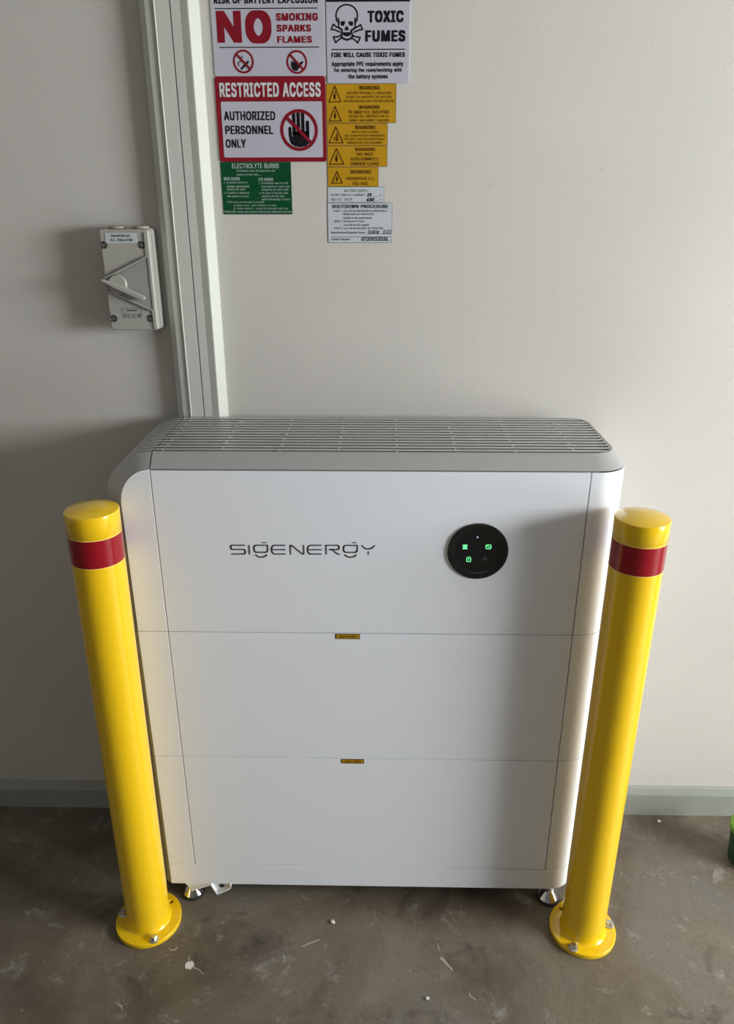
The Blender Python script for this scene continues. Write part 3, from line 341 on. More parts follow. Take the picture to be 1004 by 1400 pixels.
Y*o(6)9(#)9);(++1(Q+1)3*/);)r)B)e)I)W)P)F)C)F)J)W)Q)e)X)r)_*/*B+1*g+1)Y);)Y(#)I)V(&(%('()(,(*(,()($((($()('(%($($((('(-(+(.(1(0(2(2(0(3(.(+(3(/(.(3(3(0(/($(#(4(4(3($(,($(3(3(+(,(,(+(5(+(-(5(*(,(5
Z*^(A(8(#(8(:)!*D)d*O)l*Z*%*f*-*q*1*f)q*f)b*e)R*e)B*e(7*e(7+1*I+1*I*j)'(c(o(W(f(K(](?(T(4(P(>(`(?(o(?)/(?)>(@*K(@*K(#*%*f(!(?(8($(7(7(@(8(7($(#(7(#(<(<(;(7(;(:(7(:(9(7(@(7(9(8(6(5(5(4(8($(8(4(4(3($($(3(%()(?(*()(*(2(2(1()(2(%(3(&(%(2(2(*(&('(&(*(*((('(?()(+(,(+()(-(,()(.(-()()(1(.(<(#(>(>(=(<(0(/(.(.(1(0(((*(?(6(8(@
a*F)()#'o(b'p(R(%(E(.(;(9(4(H(2(Y(4(h(9)#(@)-(J)4(U)9(b)<(o)?),)A)<)C)H)D)Q)F)X)H)[)L)])R)])S)!)^)X)g)S)o)K*$)A*')5*()(*'(n*$(e)o(^)i(Y)c(U)!(7)e(@*$(J*0(W*9(e*?)%*B)4*C)?*C)J*A)V*=)b*7)l*/*$*#**)d*+)Q*+(#)](#)](=)[(=)W(6)Q(/)I())?($)2'p)((:)8(;)E(@)O(H)W(R)[(!)](h)])2)Z)0)U).)N),)G)+)?)*)7)))0)()+)'(p)%(f(r(](n(W(i(R(a(Q(W(R(N(V(G(!(A(d(=(m(;('(&)$)$)#('(((')#)#(r((()(((r(r(q()(*()(q(+(*(q(q(p(+(,(+(p(-(,(p(F(E(D(D(C(F)')&($(k(1(l(!(](#(0(m(l(l(1(0)'($(#(#(])'(/(n(m(m(0(/(@(?(I(?(J(I($)&(%)&)%(%(&(%)%)$(&)%(-(p(o(.(-(o(o(n(.(n(/(.(F(C(B(G(F(B(B(A(G(H(G(A(A(@(H(@(I(H(2(j(i(=(L(>(K(>(L(3(h(g(g(f(3(f(4(3(^([(Z(_(^(Z(Z(Y(_(2(i(h(h(3(2(<(M(=(L(=(M(V(U(T(8(7(S(S(R(8(a(W(V(b(a(V(V(T(b(c(b(T(T(S(c(S(d(c(6(5(d(d(S(6(S(7(6(8(R(9(R(Q(9(:(9(Q(Q(P(:(_(Y(X(`(_(X(X(W(`(W(a(`(4(f(e(e(d(4(d(5(4(:(P(;(P(O(;(<(;(O(O(N(<(M(<(N([(^(!(](!(^(1(k(j(j(2(1(>(K(?(J(?(K
b*W(Z)F'o)6'p))(%(o(+(h(3(b(:(^(@([(@([(#(=(#(=+1(!+1(!*#(^*#(b*)(h*0(o*7))*=)5*B)F*C)!*@)o*7*0*)*<)e*D)M*F)1*D(e*<(M*0(:)p(+)!'r)A(:)Q(=)_(D)i(O)q(]*&(n*')2*&)E)q)V)i)d)_)o)Q*&)A*()1*&)$)o(i)d(a)V(])E([)2(](n(b(](i(N)$(C)1(=(,(+(*(V(U(*(,(*(U(T(,(U(,(T(S(-(,(S(/(-(S(S(R(/(%(Y(&(X(&(Y(&(X('((('(X(2(1(P(3(2(P(P(O(3(O(4(3(((X()(X(W()(*()(W(V(*(W(/(R(Q(0(/(Q(Q(P(0(P(1(0(-(/(.(B($(#(#(C(B(N(6(5(7(M(L(C(#(A(A(D(C(6(N(M(M(7(6(>(=(F(G(F(=(=(<(G(H(G(<(I(H(<(<(;(I(J(I(;(;(:(J(D(A(@(@(?(D(E(D(?(?(>(E(>(F(E(J(:(K(:(9(K(L(K(9(9(8(L(7(L(8(Y(%($($(B(Y(N(5(O(4(O(5
c*I(]);'o(r'r(](+(L(:(?(N(7(e(4)1(7)M(?)e(L*((]*7(r*@);*C)H*B)U*@)a*;)l*5*%*-*-*$*3)i*8)])j)V)h)])d)d)`)i)Z)n)S)r)L*%)D*');*())*%(l)n(a)c(Y)T(U)C(S)1(U(n(Y(^(a(O(l(D))(=);(:)D(;)L(=)T(@)Z(D)`(I)e(O)h(V)k(^*8(V*4(J*.(?*&(6)l(.)a(')U(#)H'p((('(H(H(G((()(((G(G(F()(F(E()(*()(E(E(D(*(+(*(D(/(?(0(L(#(M(?(/(@(#(L($(K($(L(A(@(.(@(/(.($(K(%(K(J(%(&(%(J(J(I(&('(&(I(H('(I(+(D(C(,(+(C(C(B(,(-(,(B(B(A(-(A(.(-(N(!([([(O(N(=(1(>(O([(Z(Z(P(O(<(2(=(1(=(2(X(W(R(S(R(W(W(V(S(T(S(V(V(U(T(7(6(8(9(8(6(6(5(9(P(Z(Y(Q(P(Y(Y(X(Q(X(R(Q(9(5(:(5(4(:(;(:(4(4(3(;(<(;(3(2(<(3(M(#(!(!(N(M(0(?(>(>(1(0
d*W(Z)5'o(n'r([(+(K(:(>(M(7(e(4)1(7)M(>)e(K*)([*7(n*@)5*C)E*B)Q*=)[*7)c*0)h*))l*#)n*#)n+1*=+1*=(#)o(#)o(@)l(@)h(:)b(3)[(+)Q(%)E'p)9(:)I(=)W(C)a(N)i(])m(n)o)2)m)E)i)V)a)d)W)o)I*&)9*())*&(k)o(a)d(Y)V(U)E(S)2(U(n(Y(](a(O(l(D))(=((('(V(V(U((()(((U(U(T()(T(S()(*()(S(S(R(*(+(*(R(P(.(-(A(B(#(Y(#(B(N(/(O(#(Y($(X($(Y(.(P(O(O(/(.($(X(%(&(%(X(X(W(&('(&(W(V('(W(+(R(Q(,(+(Q(Q(P(,(P(-(,(0(M(1(C(@(?(D(C(?(?(>(D(>(=(D(3(2(L(M(L(2(1(M(2(;(:(9(G(F(;(;(9(G(9(H(G(H(9(I(9(8(I(8(6(I(J(I(6(6(8(7(D(=(<(E(D(<(<(;(E(;(F(E(J(6(K(6(5(K(L(K(5(5(4(L(3(L(4(@(C(A(B(A(C(M(0(N(/(N(0
e*M(_)='o)#'r(](+(L(:(?(M(7(e(4)0(7)L(?)d(K*((]*7(q*@):*C)I*B)X*>)f*7*#*-*-)p*6)`*;)L*=)4*=)((H)((H)A*,)A)n)8)l)J)h)Y)`)f)V)p)I*&):*()**&(l)p(a)f(Y)Z(U)L(S)<(S),(U(h(Z(X(c(K(o(B)-(<)=(:)H(;)R(=)Z(B)b(G)h(O)l(X*9(P*4(C*+(7)o(-)`(%)P'p)m)A(S)A(S)(()(((9(9(:()(*()(:((('(J(9(((J(I(H(9(:(9(H(<(;(!(*(:(G(+(*(G(G(F(+(F(,(+(M(L(%(E(D(-(#(N($(B(/(C(.(C(/(M(%($($(N(M(C(.(D(-(D(.(%(L(&(L(K(&('(&(K(J('(K(,(F(E(E(-(,([(Q(P(Q([(Z(Z(R(Q(2(1(@(A(@(1(0(A(1(7(6(;(5(;(6(W(V(U(8(<(I(8(7(<(7(;(<(;(5(=(>(=(5(5(4(>(R(Z(Y(S(R(Y(Y(X(S(T(S(X(X(W(T(W(U(T(>(4(?(4(3(?(@(?(3(2(@(3([(P(#(P(O(#(N(#(O(H(I(<(A(0(B(/(B(0(9(J(^(I(9(^(G(:(](;(=(!(:(H(](H(<(!(H(!(](8(I(^
f)R(A)E*A)E*'(&*'(&*A(K(#(K*[(M*j(S+&(!+/(g+6)#+;)1+<):+<)B+:)H+9)L+7)E*m)B*n)>*o):*p)4*p)(*n(p*i(k*`(j*T(j(#(K*'(K*A(j*A(j*'(=(@(>(,(+(9(@(=(<(;(:((()(((:(*()(:(:(9(*(9(+(*(.(8(7(6(/(7(.(7(/(4(3(2(2(1(4(4(1(5(1(0(5(6(5(0(/(6(0(,(9(8(-(,(8(8(.(-(>(?(;('(<(=(&(%(=(>(&(=(;(((>($(#(?(@($(?(?(>(@
g*X(p):'()'')(f'-(X'4(L'<(C'F(<'P(V'_(Z'Y(`'R(g'L(p'G),'C):'B)O'E)`'M)k'!)o'p)o(E)l(E)h(?)b(8)[(1)Q(+)E(')4(%(o((([(0(K(>(?(P(7(g(4)3(7)N(>)f(K*)([*7(o*@)5*C)E*B)R*=)!*7)c*0)i*))m)r)p)r)p*A*=*A*='o*:'X*2'F*%'8)d'/)P'*)9(A)I(C)W(I)a(R)i(`)n(p)o)3)n)F)i)W)a)e)W)o)J*&)9*())*&(l)o(a)d(Y)V(U)F(S)3(U(q(Y(`(a(S(l(I))(C(+(*((()(((*(A(@(l(l(k(A(B(A(k(k(j(B(j(i(B(C(B(i(i(h(C(D(C(h(=(n(>(.($(/(<(X(o(d(H(e(G(e(H($(.(%(-(%(.(<(o(=(n(=(o(e(G(f(%(-(&('(&(-(-(,('((('(,(+(((,(>(n(?(n(m(?(@(?(m(l(@(m(D(h(g(E(D(g(g(f(E(F(E(f(f(G(F(0(#(W(W(1(0(:(Y(;(Z(9(8(K(b(L(Y(:(9(9(Z(Y(b(K(c(K(J(c(I(c(J(S(R(4(5(4(R(R(Q(^(P(O(Q(T(S(3(S(4(3(](!(5(5(R(](R(^(](^(Q(_(Q(O(_(`(_(O(1(W(V(2(1(V(V(U(2(U(T(2(T(3(2(Z(8(7([(Z(7(7(6([(6(5([(5(!([(`(O(a(O(N(a(b(a(N(N(M(b(L(b(M(/($(#(#(0(/(X(<(;(;(Y(X(c(I(d(H(d(I
h*P(A(!)D(!(#(=(#(=+1(!+1(!)c(V)c(a*)(o*8)1*@)E*C)W*A)g*;*$*1*-*#*4)a*6)K*6(#)g(#)g)I)d)!)[)k)N*$)<*()/*&)#)r(j)j(b)`(])T(!)o(&(%()($(#(%()(%(#(<(;(+(=(<(*(<(+(*()(#(?((()(?(?(>(((>(=(((=(*(((&()('(,(:(-(-(:(9(9(.(-(6(5(4(4(3(6(6(3(7(3(2(7(2(1(7(8(7(1(1(0(8(0(/(8(9(8(/(.(9(/(:(,(;(+(;(,(((*(@()(((@('()(@
i)&(7(=(#(=*A(!*A(!(#(M*`(E*b(>*f(9*m(8+%(9+,(>+3(E+7(M+9(U+7(!+3(a+,(b+%(a*m(!*f(U*b(.((('(-()(((((.(-(+(*()()(-(+(,(+(-(/(6(0(4(3(5(1(5(3(3(2(1(0(6(5(5(1(0($(#(&(&(%($(6(/('(.('(/
j)&(C(=*A(!*A(!'d(Z'T(V'F(N';(C'2(6'-(%','n','n'H($'H(/'I(7'O(<'X(='d(M*`(E*b(>*f(9*m(7+%(9+,(>+3(E+7(M+9(U+7(!+3(`+,(b+%(`*m(!*f(U*b(+(.(,(-(,(.(.(+(*(*(/(.(/(*()(0(/()(6(5(7(5(9(7(9(8(7(:(4(3(3(;(:(;(3(B(B(<(;(@(?(A(=(A(?(?(>(=(<(B(A(A(=(<(0()((((('(0(1(0('('(&(1(2(1(&(&(%(2(%($(2(#(2($(9(5(4(4(:(9
k*A(6(Z(g(Z)=(_)=)a*A*7*A)/)7),)7(=(#(=+1(!+1(!(#)f(#(m)0)3)E*=(#(!)=(!(i(p),)7)?($(2(,(#(*(-(*(#($(+(*($($(,(+(((0()(.(1(((0(((5('(&(0($(#(3(/()(0(0(&(%(((1(5(#(-(3()(/(4(/(%(2(2(3(/(2($(3((()(4(.(((4(/(3(4(%(/(0('(0(5
l)2(7(i'r(U(%(H(-(@(;(=(M(=+1(!+1(!(T(](I(_(B(d(>(l(=(p(=)#(=)&(>)((>)-($))(#)$(#(n'r(-(,($(%($(,(&(%(,(,(+(&('(&(+(+(*('((('(*(*()(((.(#(6(6(/(.(4(3(1(3(2(1(/(6(5(0(/(5(5(4(0(4(1(0(-($(#(#(.(-
m+d(!(=(#(=*A([*A([)g(Y)g(^*%(e*0(n*9))*?)5*C)A*D)T*A)c*7)m*)*#)f)o)f*$*#*,*/*5*8*A*>*O*C*]*D*m*B+,*=+8*4+A*'+G)g+I)S+I(#++(#++)R+()d*o)o*c*&*T*(*H*'*>*#*6)l*0)d*,)Z*+)O*+(#)!(#)!)U)Y)c)Q)o)F*&)7*(),*'(r*#(i)m(b)d(])X(!)J(!(#([)m)q)l(U()(((#(Y(X($(#(X('($(X(X(W('(&('(W(W(V(&(V(U(&(U(((&($('(%(Q(-(R(,(R(-(+(S(R(R(,(+(P(O(0(0(/(P(P(/(Q(/(.(Q(-(Q(.()(U(T(*()(T(T(S(*(S(+(*(1(2(J(F(7(6(G(F(5(F(6(5(1(J(I(3(1(I(I(H(3(4(3(H(H(G(4(G(5(4(8(E(D(8(D(9(?(>(A(>(=(A(?(A(@(A(=(B(=(<(B(C(B(<(<(;(C(;(:(C(D(C(:(9(D(:(7(F(E(E(8(7(L(K(M(N(M(K(K(J(N(J(2(N(O(N(2(0(O(2(2(1([(&(((Z('(&(Z(%('(Z(1(3([(0(2([
n*P(A(!)D(!(#(=(#(=*A([*A([)c(V)c(a*)(o*8)1*@)E*C)W*A)f*;*#*1*-*#*3)a*6)K*6(#)g(#)g)I)d)!)[)k)N*$)<*()/*&)#)r(j)j(b)`(])T([)m($(#(%(&(%(#()(&(#(<(;(+(=(<(*(<(+(*()(#(?((()(?(?(>(((>(=(((=(*(((&()('(,(:(-(-(:(9(9(.(-(6(5(4(4(3(6(6(3(7(3(2(7(2(1(7(8(7(1(1(0(8(0(/(8(9(8(/(.(9(/(:(,(;(+(;(,(((*(@()(((@('()(@
o*S(S);'o(r'r(](+(L(:(?(N(7(e(4)1(7)M(?)e(L*((]*7(r*@);*C)S*@)h*7***(*7)e*?)M*B)1*?(e*7(N**(:)h(+)S'r);(:)L(=)Z(D)e(O)m(^)q(n*#)1)q)C)m)T)e)c)Z)n)L*%);*())*%(l)n(a)c(Y)T(U)C(S)1(U(n(Y(^(a(O(l(D))(=((('(O(O(N((()(((N(N(M()(M(L()(*()(L(L(K(*(+(*(K(#(;($(R($(;($(R(%(Q(%(R(-(I(H(H(.(-(%(Q(&(Q(P(&('(&(P(O('(P(+(K(J(,(+(J(J(I(,(I(-(,(G(F(0(/(G(0(<(:(9(9(=(<(E(1(F(0(F(1(7(6(?(@(?(6(6(5(@(A(@(5(B(A(5(5(4(B(C(B(4(4(3(C(=(9(8(>(=(8(8(7(>(7(?(>(C(3(D(3(2(D(E(D(2(1(E(2(;(#(:(:(<(;(.(H(G(G(/(.
p*W(Z(=',(=*A([*A([*#(^*#(b*)(h*0(o*7))*=)5*B)F*C)!*@)o*7*0*)*<)e*D)M*F)1*D(e*<(M*0(:)p(+)!'r)F'o)6'p))(%(o(+(h(3(b(:(^(@(!(@(!',)A(:)Q(=)_(D)i(O)q(]*&(n*')2*&)E)q)V)i)d)_)o)Q*&)A*()1*&)$)o(i)d(a)V(])E([)2(](n(b(](i(N)$(C)1(=($(&(%(U(@(V(@(U(#($(#(U(T($(U($(T(S(&($(S(S(R(&(;(Y(<(X(<(Y(<(X(=(>(=(X()(((P(*()(P(P(O(*(O(+(*(#(A(@(>(X(?(X(W(?(@(?(W(V(@(W(&(R(Q('(&(Q(Q(P('(P((('(B(:(9(9(C(B(N(-(,(.(M(L(C(9(8(8(D(C(-(N(M(M(.(-(5(4(F(G(F(4(4(3(G(H(G(3(I(H(3(3(2(I(J(I(2(2(1(J(D(8(7(7(6(D(E(D(6(6(5(E(5(F(E(J(1(K(1(0(K(L(K(0(0(/(L(.(L(/(Y(;(:(:(B(Y(N(,(O(+(O(,
q*W(Z*=',)n',)n(@)l(@)h(:)b(3)[(+)Q(%)E'p)5'o(n'r([(+(K(:(>(M(7(e(4)1(7)M(>)e(K*)([*7(n*@)5*C)E*B)Q*=)[*7)c*0)h*))l*#)o*#)o*A*=*A)9(:)I(=)W(C)a(N)i(])m(n)o)2)m)E)i)V)a)d)W)o)I*&)9*())*&(k)o(a)d(Y)V(U)E(S)2(U(n(Y(](a(O(l(D))(=(1(0(V(V(U(1(2(1(U(U(T(2(T(S(2(3(2(S(S(R(3(4(3(R(P(7(6(+(B(,(Y(,(B(N(8(O(,(Y(-(X(-(Y(7(P(O(O(8(7(-(X(.(/(.(X(X(W(/(0(/(W(V(0(W(4(R(Q(5(4(Q(Q(P(5(P(6(5(9(M(:(C(*()(D(C()()(((D((('(D(<(;(L(M(L(;(:(M(;(@(?(A(G(F(%(%(#(G(#(A(G(A(H(G(H(A(I(A(?(I(J(I(?($(#(%(D('(&(E(D(&(&(%(E(%(F(E(J(?(K(?(>(K(L(K(>(>(=(L(<(L(=(*(C(+(B(+(C(M(9(N(8(N(9
r)U(<(=(#(=*A([*A([*#(]*#(d*0(o*;)-*A)>*C)A*C)F*C)J*C)M*C)M*$)J*%)F*%)@*&):*&).*$)#)p(i)j(b)a(])V(!)I(!(#(;(:(#($(#(:($(&(%('(8(7($(:(9(&($(9(9(8(&(8('(&(+(4(3(*(5(4(4(+(*(0(/(1(.(1(/(1(.(2(-(2(.(2(-(3(-(,(3(+(3(,('(7(6((('(6()(((6(6(5()(5(*()
s*9(_).'o(k'p([(%(M(,(B(6(:(C(5(R(R(X(X(K(a(A(n(<).(:)?(<)M(B)V(K)Y(V)W(_)R(g)I(m)=(q(n)((W)0(G);(>)J(:)!(=)k(D*)(N*4(]*<(m*A)1*C)C*B)R*=)_*6)h*-)p)q*%)d)Y)^)T)h)L)q)A*')1*)(q*'(d)q(!)i(Y)^([)T(a)M(k)G)))B)F)<)!)4)l))*%(j*)(X*&(H)o(;)d(/)U(&)C'q(&(+('((('(+(+(*((()(((*(<(;(P(#(.($(-($(.(7(T(S(?(N(M(M(@(?($(-(%(-(,(%(&(%(,(+(&(,(7(S(8(S(R(8(9(8(R(R(Q(9(:(9(Q(;(:(Q(P(;(Q(<(P(O(=(<(O(>(=(O(O(N(>(N(?(>(K(B(L(A(L(B(/(^(](](0(/(5(U(6(J(C(K(B(K(C(1(!([([(Z(1(2(1(Z(Z(Y(2(3(2(Y(Y(X(3(X(W(3(G(F(H(0(](!(!(1(0(3(W(4(W(V(4(5(4(V(U(5(V(H(F(I(F(E(I(J(I(E(E(D(J(C(J(D(.(#(^(^(/(.(T(7(6(6(U(T(@(M(L(L(A(@
t)E(?)9*A)9*'(&*'(&*A(C*o(b*o(b(T(c(I(g(B(n(=)((<)+(<)0(=)4(=)8(>)>($)9(#)3'r)-'q)''q(a($(Q(.(G(=(C(Q(b*A(b*'(C*'(C*A(,(+(7(7(+(8(9(8(+(+(*(9(:(9(*(*()(:(<(=()(-(6(5(.(-(5(5(4(.(4(/(.(0(3(2(1(0(2(/(4(3(3(0(/(,(7(6(6(-(,(;(>(<(>(;((($(#(;(<($(;(:()(=(&(%(=(>(&(=(=(<(>((('(>
u*P(A).'p(l'r(!(((O(2(F(@(?(R(=(h(=*A(!*A(!(k(_(W(g(H)%(?)7(<)D(>)P(B)Y(I)a(S)e(`)g(o)g*A*6*A*6(#)h(#)h(Q)m(Q)b(:)T(+)B(#)h(G()(((,(*()(,(,(+(*(/($(#(#(0(/($(/(%(.(%(/(%(.(&('(&(.(.(-('((('(-(,(((-(1(?(>(2(1(>(>(=(2(=(3(2(;(<(5(6(5(<(<(9(6(9(8(6(7(6(8(9(<(:(3(=(;(4(3(;(;(5(4(0(#(?(?(1(0(;(=(@(<(;(@(:(<(@
v*F(4)$(#(,*A(M*A)&(q)+(_)0(N)5(>):(-)/(-)4(>)8(N)=(_)C(q)k*A*=*A)D(#)4(@(#(&($(%($(&(+(,(#(,(((#((('(#(&(#('(/(2(1(1(0(/()(*(2(-()(2(.(-(2(2(/(.(+(#(2(2(*(+(,(+(*(*()(,(,()(3()(-(3(((,(3
w+O(Q(h(#(.*A(O*A(f)>(k),(p(g)%(Q)+(8)%(8)+(P)0(f)5)+):)>)Q*A)q*A*8)>*=)+*B(g*G(P*L(8*G(8*L(P*Q(g*W)+*!)>+#*A+C*A*Z(#*;(#)r)))o)6)k)C)h)Q)d)_)a)m)]*,)d*,)a)n)])_)Z)Q)V)C)S)6)O)))6(#)((D*I(D(&(#('(#(&($(%($(&(+(*(O(+()(#()(((#('(#(((M(/(.(F(I(E(/(M(L(L(K(/(K(J(/(J(I(/(I(F(/(0(/(F(+(#(N(*(+(N(,(*(N(N(M(,(-(,(M(M(.(-(H(D(G(3(2(@(A(@(2(A(2(B(C(B(2(D(C(2(2(1(D(G(D(1(7(6(P(:(9(>(<(;(=(=(;(>(:(>(;(8(6(>(>(9(8(>(6(?(6(7(?(7(5(?(@(?(5(5(4(@(3(@(4(D(H(E(F(E(H(H(G(F(0(F(G(G(1(0(*(,(O()(+(O(6(8(P(5(7(P
x*@(G(-(#)))@))))(1*A(U*A(m)l)%)^)-)R)4)F);):)+):)2)F)8)R)?)^)H)l)`*A*3*A);)');)>*6(#)b(#)F(N)>([)7(g)0)#))).)9).)2)#),(g)%([(m(N(Q(#(q)4)3)G)C)3)1(q(#(B(A('(&((($(%(<(<(-($(?(;(%(<(%(;($(-(.(.(*($(?(%(@(A(@(%(#(A(%(%($(C(((&($()((($($(*()(,(=(4(4(5(,(>(:(4(4(=(>(,(5(+(/(+(5(7(6(8(3(2(1(4(:(9(9(8(4(8(6(4(4(6(E(5(4(E(3(1(5(1(0(5(/(5(0(>(;(F(>(=(;(<(;(=(-(<(=(=(,(-(,(+(-(.(-(+(.(+(D($(&(C(#(%(C(+(/(D(*(.(D(3(5(E(;(?(F(:(>(F
y*F(F(;'.(B'H(G'G(O'F(W'G(^'I(d'N(j'V(n'a)$'r(,*A(M*A)&(q)+(_)0(N)5(>):(-)/(-)4(>)8(N)=(_)C(q)l*A*=*A)9'V)3'H)+'=)#'5(i'/(]',(Q'*(J'+(C'+(>'-)4(@(D($(#(%(C(B(C(%(D($(D(%(@('(A(&(A('('(@(?(?((('(A(&(B(%(B(&(1(0(,(9(8(:(:(8(3(7(3(8(:(3(;(6(2(3(3(7(6(;(3(,(4(,(3(3(2(4(2(5(4(,(4(5(1(,(5(5(2(E(((?(>()(((>(>(=()(*()(=(=(<(*(<(;(*(+(*(;(;(,(+(,(0(/(.(-(/(/(-(,(2(6(E(1(5(E
z*A(/(8(#(8(:)R*#)R*$(;*$(;*A*)*A*)*((b(A(b(?*,(?*,(#($(#(,(,(+($($(+(%(&(%(*(*(%(+(&(*()(,(#(.(.(-(,((('(&(&()(("""
def _unpack():
    g = {}
    dv = lambda ch: 57 if ch == '!' else ord(ch)-35
    for ln in GLYPHS.split('\n'):
        c = ln[0]; k = [dv(ln[i])*80 + dv(ln[i+1]) - 400 for i in range(1, len(ln)-1, 2)]
        adv, n = k[0], k[1]; P = [(k[2+2*i]/500, k[3+2*i]/500) for i in range(n)]
        t = k[2+2*n:]; g[c] = (adv/500, P, [tuple(t[i:i+3]) for i in range(0, len(t), 3)])
    return g
FONT = _unpack()
def text(pr, body, x0, x1, z0, z1, bold=.0, shear=0):
    V, F, x = [], [], 0
    for ch in body:
        if ch == ' ': x += .27; continue
        adv, P, T = FONT[ch]; n = len(V)
        V += [(x+px+shear*py, py) for px, py in P]; F += [tuple(i+n for i in t) for t in T]; x += adv + bold*1.5
    xs = [p[0] for p in V]; ys = [p[1] for p in V]
    a, b, c, d = min(xs), max(xs), min(ys), max(ys)
    # heavier weights: the outline set several times with small shifts inside its own box
    sh = [(0, 0)] if bold < .008 else [(p*bold, q*bold*.5) for p in (-1, -.33, .33, 1) for q in (-1, 1)]
    ex = bold if len(sh) > 1 else 0; ez = ex*.5
    for k, (p, q) in enumerate(sh):
        n = len(pr.V); yy = pr.Y - k*.000015
        pr.V += [(x0+(vx+p-a+ex)/(b-a+2*ex)*(x1-x0), yy, z0+(vy+q-c+ez)/(d-c+2*ez)*(z1-z0)) for vx, vy in V]
        pr.F += [tuple(i+n for i in f) for f in F]

# ------------------------------------------------------------------ the room
WY = .268                                            # plane of the wall behind the unit
XL, XR, YF, H = -3.2, 2.5, -5.9, 2.6
struct(box('floor', (XL-.1, XR+.1, YF-.1, WY+.1, -.1, 0), M['floor']))
struct(box('wall_back', (XL-.1, XR+.1, WY, WY+.1, 0, H), M['wall']))
struct(box('ceiling', (XL-.1, XR+.1, YF-.1, WY+.1, H, H+.1), M['ceil']))
struct(box('wall_left', (XL-.1, XL, YF, WY, 0, H), M['wall']))
v, f = multi([box_vf(XR, XR+.3, -.36, WY, 0, H), box_vf(XR, XR+.3, YF, -1.61, 0, H), box_vf(XR, XR+.3, -1.61, -.36, 1.74, H)])
struct(link('wall_right', v, f, M['wall']))
v, f = multi([box_vf(XL, -.05, YF-.1, YF, 0, H), box_vf(2.49, XR, YF-.1, YF, 0, H), box_vf(-.05, 2.49, YF-.1, YF, 1.45, H)])
struct(link('wall_front', v, f, M['wall']))
# baseboard: a splayed board with a lighter top ledge, in two runs either side of the trim
def baseboard(name, x0, x1, zt):
    prof = [(WY, 0), (WY-.013, 0), (WY-.013, zt-.018), (WY-.011, zt-.013), (WY-.006, zt-.002), (WY-.004, zt), (WY, zt)]
    n = len(prof); vv = [(x, y, z) for x in (x0, x1) for y, z in prof]
    ff = [tuple(range(n)), tuple(range(n, 2*n))] + [(i, (i+1) % n, n+(i+1) % n, n+i) for i in range(n)]
    return struct(link(name, vv, ff, M['base']))
baseboard('baseboard_left', XL, -.366, .069)
baseboard('baseboard_right', -.268, XR, .076)
# vertical joint trim: two moulded strips meeting in a groove
def trim(name, prof, m=None):
    n = len(prof); vv = [(x, WY-d, z) for z in (0, H) for x, d in prof]
    ff = [tuple(range(n)), tuple(range(n, 2*n))] + [(i, (i+1) % n, n+(i+1) % n, n+i) for i in range(n)]
    return struct(link(name, vv, ff, M['trim']))
X0 = -.365
trim('trim_1', [(X0, 0), (X0, .012), (X0+.0125, .0245), (X0+.0262, .0255), (X0+.0275, .0285), (X0+.0292, .0275), (X0+.0515, .0275), (X0+.0520, .020), (X0+.0520, 0)])
trim('trim_2', [(X0+.0530, 0), (X0+.0530, .020), (X0+.0535, .0275), (X0+.068, .0275), (X0+.0795, .0300), (X0+.0815, .0300), (X0+.0920, .007), (X0+.0925, 0)])

# ------------------------------------------------------------------ dried paint and chips on the floor
def blob(name, pts, cx, cy, m='scrape', h=.0006):
    vv, ff = prism_z([(cx+x, cy+y) for x, y in pts], 0, h)
    return link(name, vv, ff, M[m], bpy.data.objects['floor'])
def roundish(r, n, seed, sx=1, sy=1):
    rr = random.Random(seed); return [(sx*r*(.75+.5*rr.random())*math.cos(2*PI*k/n), sy*r*(.75+.5*rr.random())*math.sin(2*PI*k/n)) for k in range(n)]
def streak(pts, wd):
    L, R = [], []
    for i, (x, y) in enumerate(pts):
        a = pts[max(i-1, 0)]; b = pts[min(i+1, len(pts)-1)]; d = Vector((b[0]-a[0], b[1]-a[1])).normalized()
        L.append((x-d.y*wd[i], y+d.x*wd[i])); R.append((x+d.y*wd[i], y-d.x*wd[i]))
    return L + R[::-1]
blob('paint_splat', roundish(.0085, 14, 3), -.336, -.142, 'splat')
blob('paint_splat', streak([(-.340, -.134), (-.341, -.128), (-.3415, -.122)], [.0014, .0010, .0006]), 0, 0)
blob('paint_splat', streak([(-.330, -.145), (-.318, -.150), (-.306, -.160)], [.0012, .0008, .0005]), 0, 0)
blob('paint_splat', streak([(.1378, -.117), (.143, -.124), (.150, -.133), (.158, -.143)], [.0035, .0030, .0020, .0016]), 0, 0)
blob('paint_splat', streak([(.134, -.090), (.136, -.103)], [.0008, .0006]), 0, 0)
blob('paint_splat', streak([(.184, -.186), (.186, -.193), (.196, -.200)], [.0010, .0013, .0008]), 0, 0)
blob('paint_splat', streak([(-.165, -.113), (-.160, -.122), (-.1575, -.136)], [.0006, .0010, .0007]), 0, 0)
blob('paint_splat', streak([(-.130, -.100), (-.115, -.092), (-.095, -.083)], [.0006, .0012, .0006]), 0, 0)
blob('paint_splat', streak([(-.385, -.108), (-.379, -.112), (-.372, -.110), (-.368, -.104)], [.0008, .0011, .0011, .0006]), 0, 0)
blob('paint_splat', streak([(-.450, -.218), (-.441, -.222), (-.436, -.229)], [.0010, .0016, .0008]), 0, 0)
def chip(x, y, r, seed, label):
    rr = random.Random(seed); bm = bmesh.new(); bmesh.ops.create_icosphere(bm, subdivisions=1, radius=r)
    for q in bm.verts: q.co = q.co * (.75+.5*rr.random()); q.co.z *= .5
    lo = min(q.co.z for q in bm.verts)
    for q in bm.verts: q.co.z -= lo
    o = link_bm('plaster_chip', bm, M['splat']); o.location = (x, y, 0)
    o['label'] = label; o['category'] = 'chip'; return o
chip(.667, .235, .0048, 1, 'white plaster chip on the floor near the baseboard, right of the bollards')
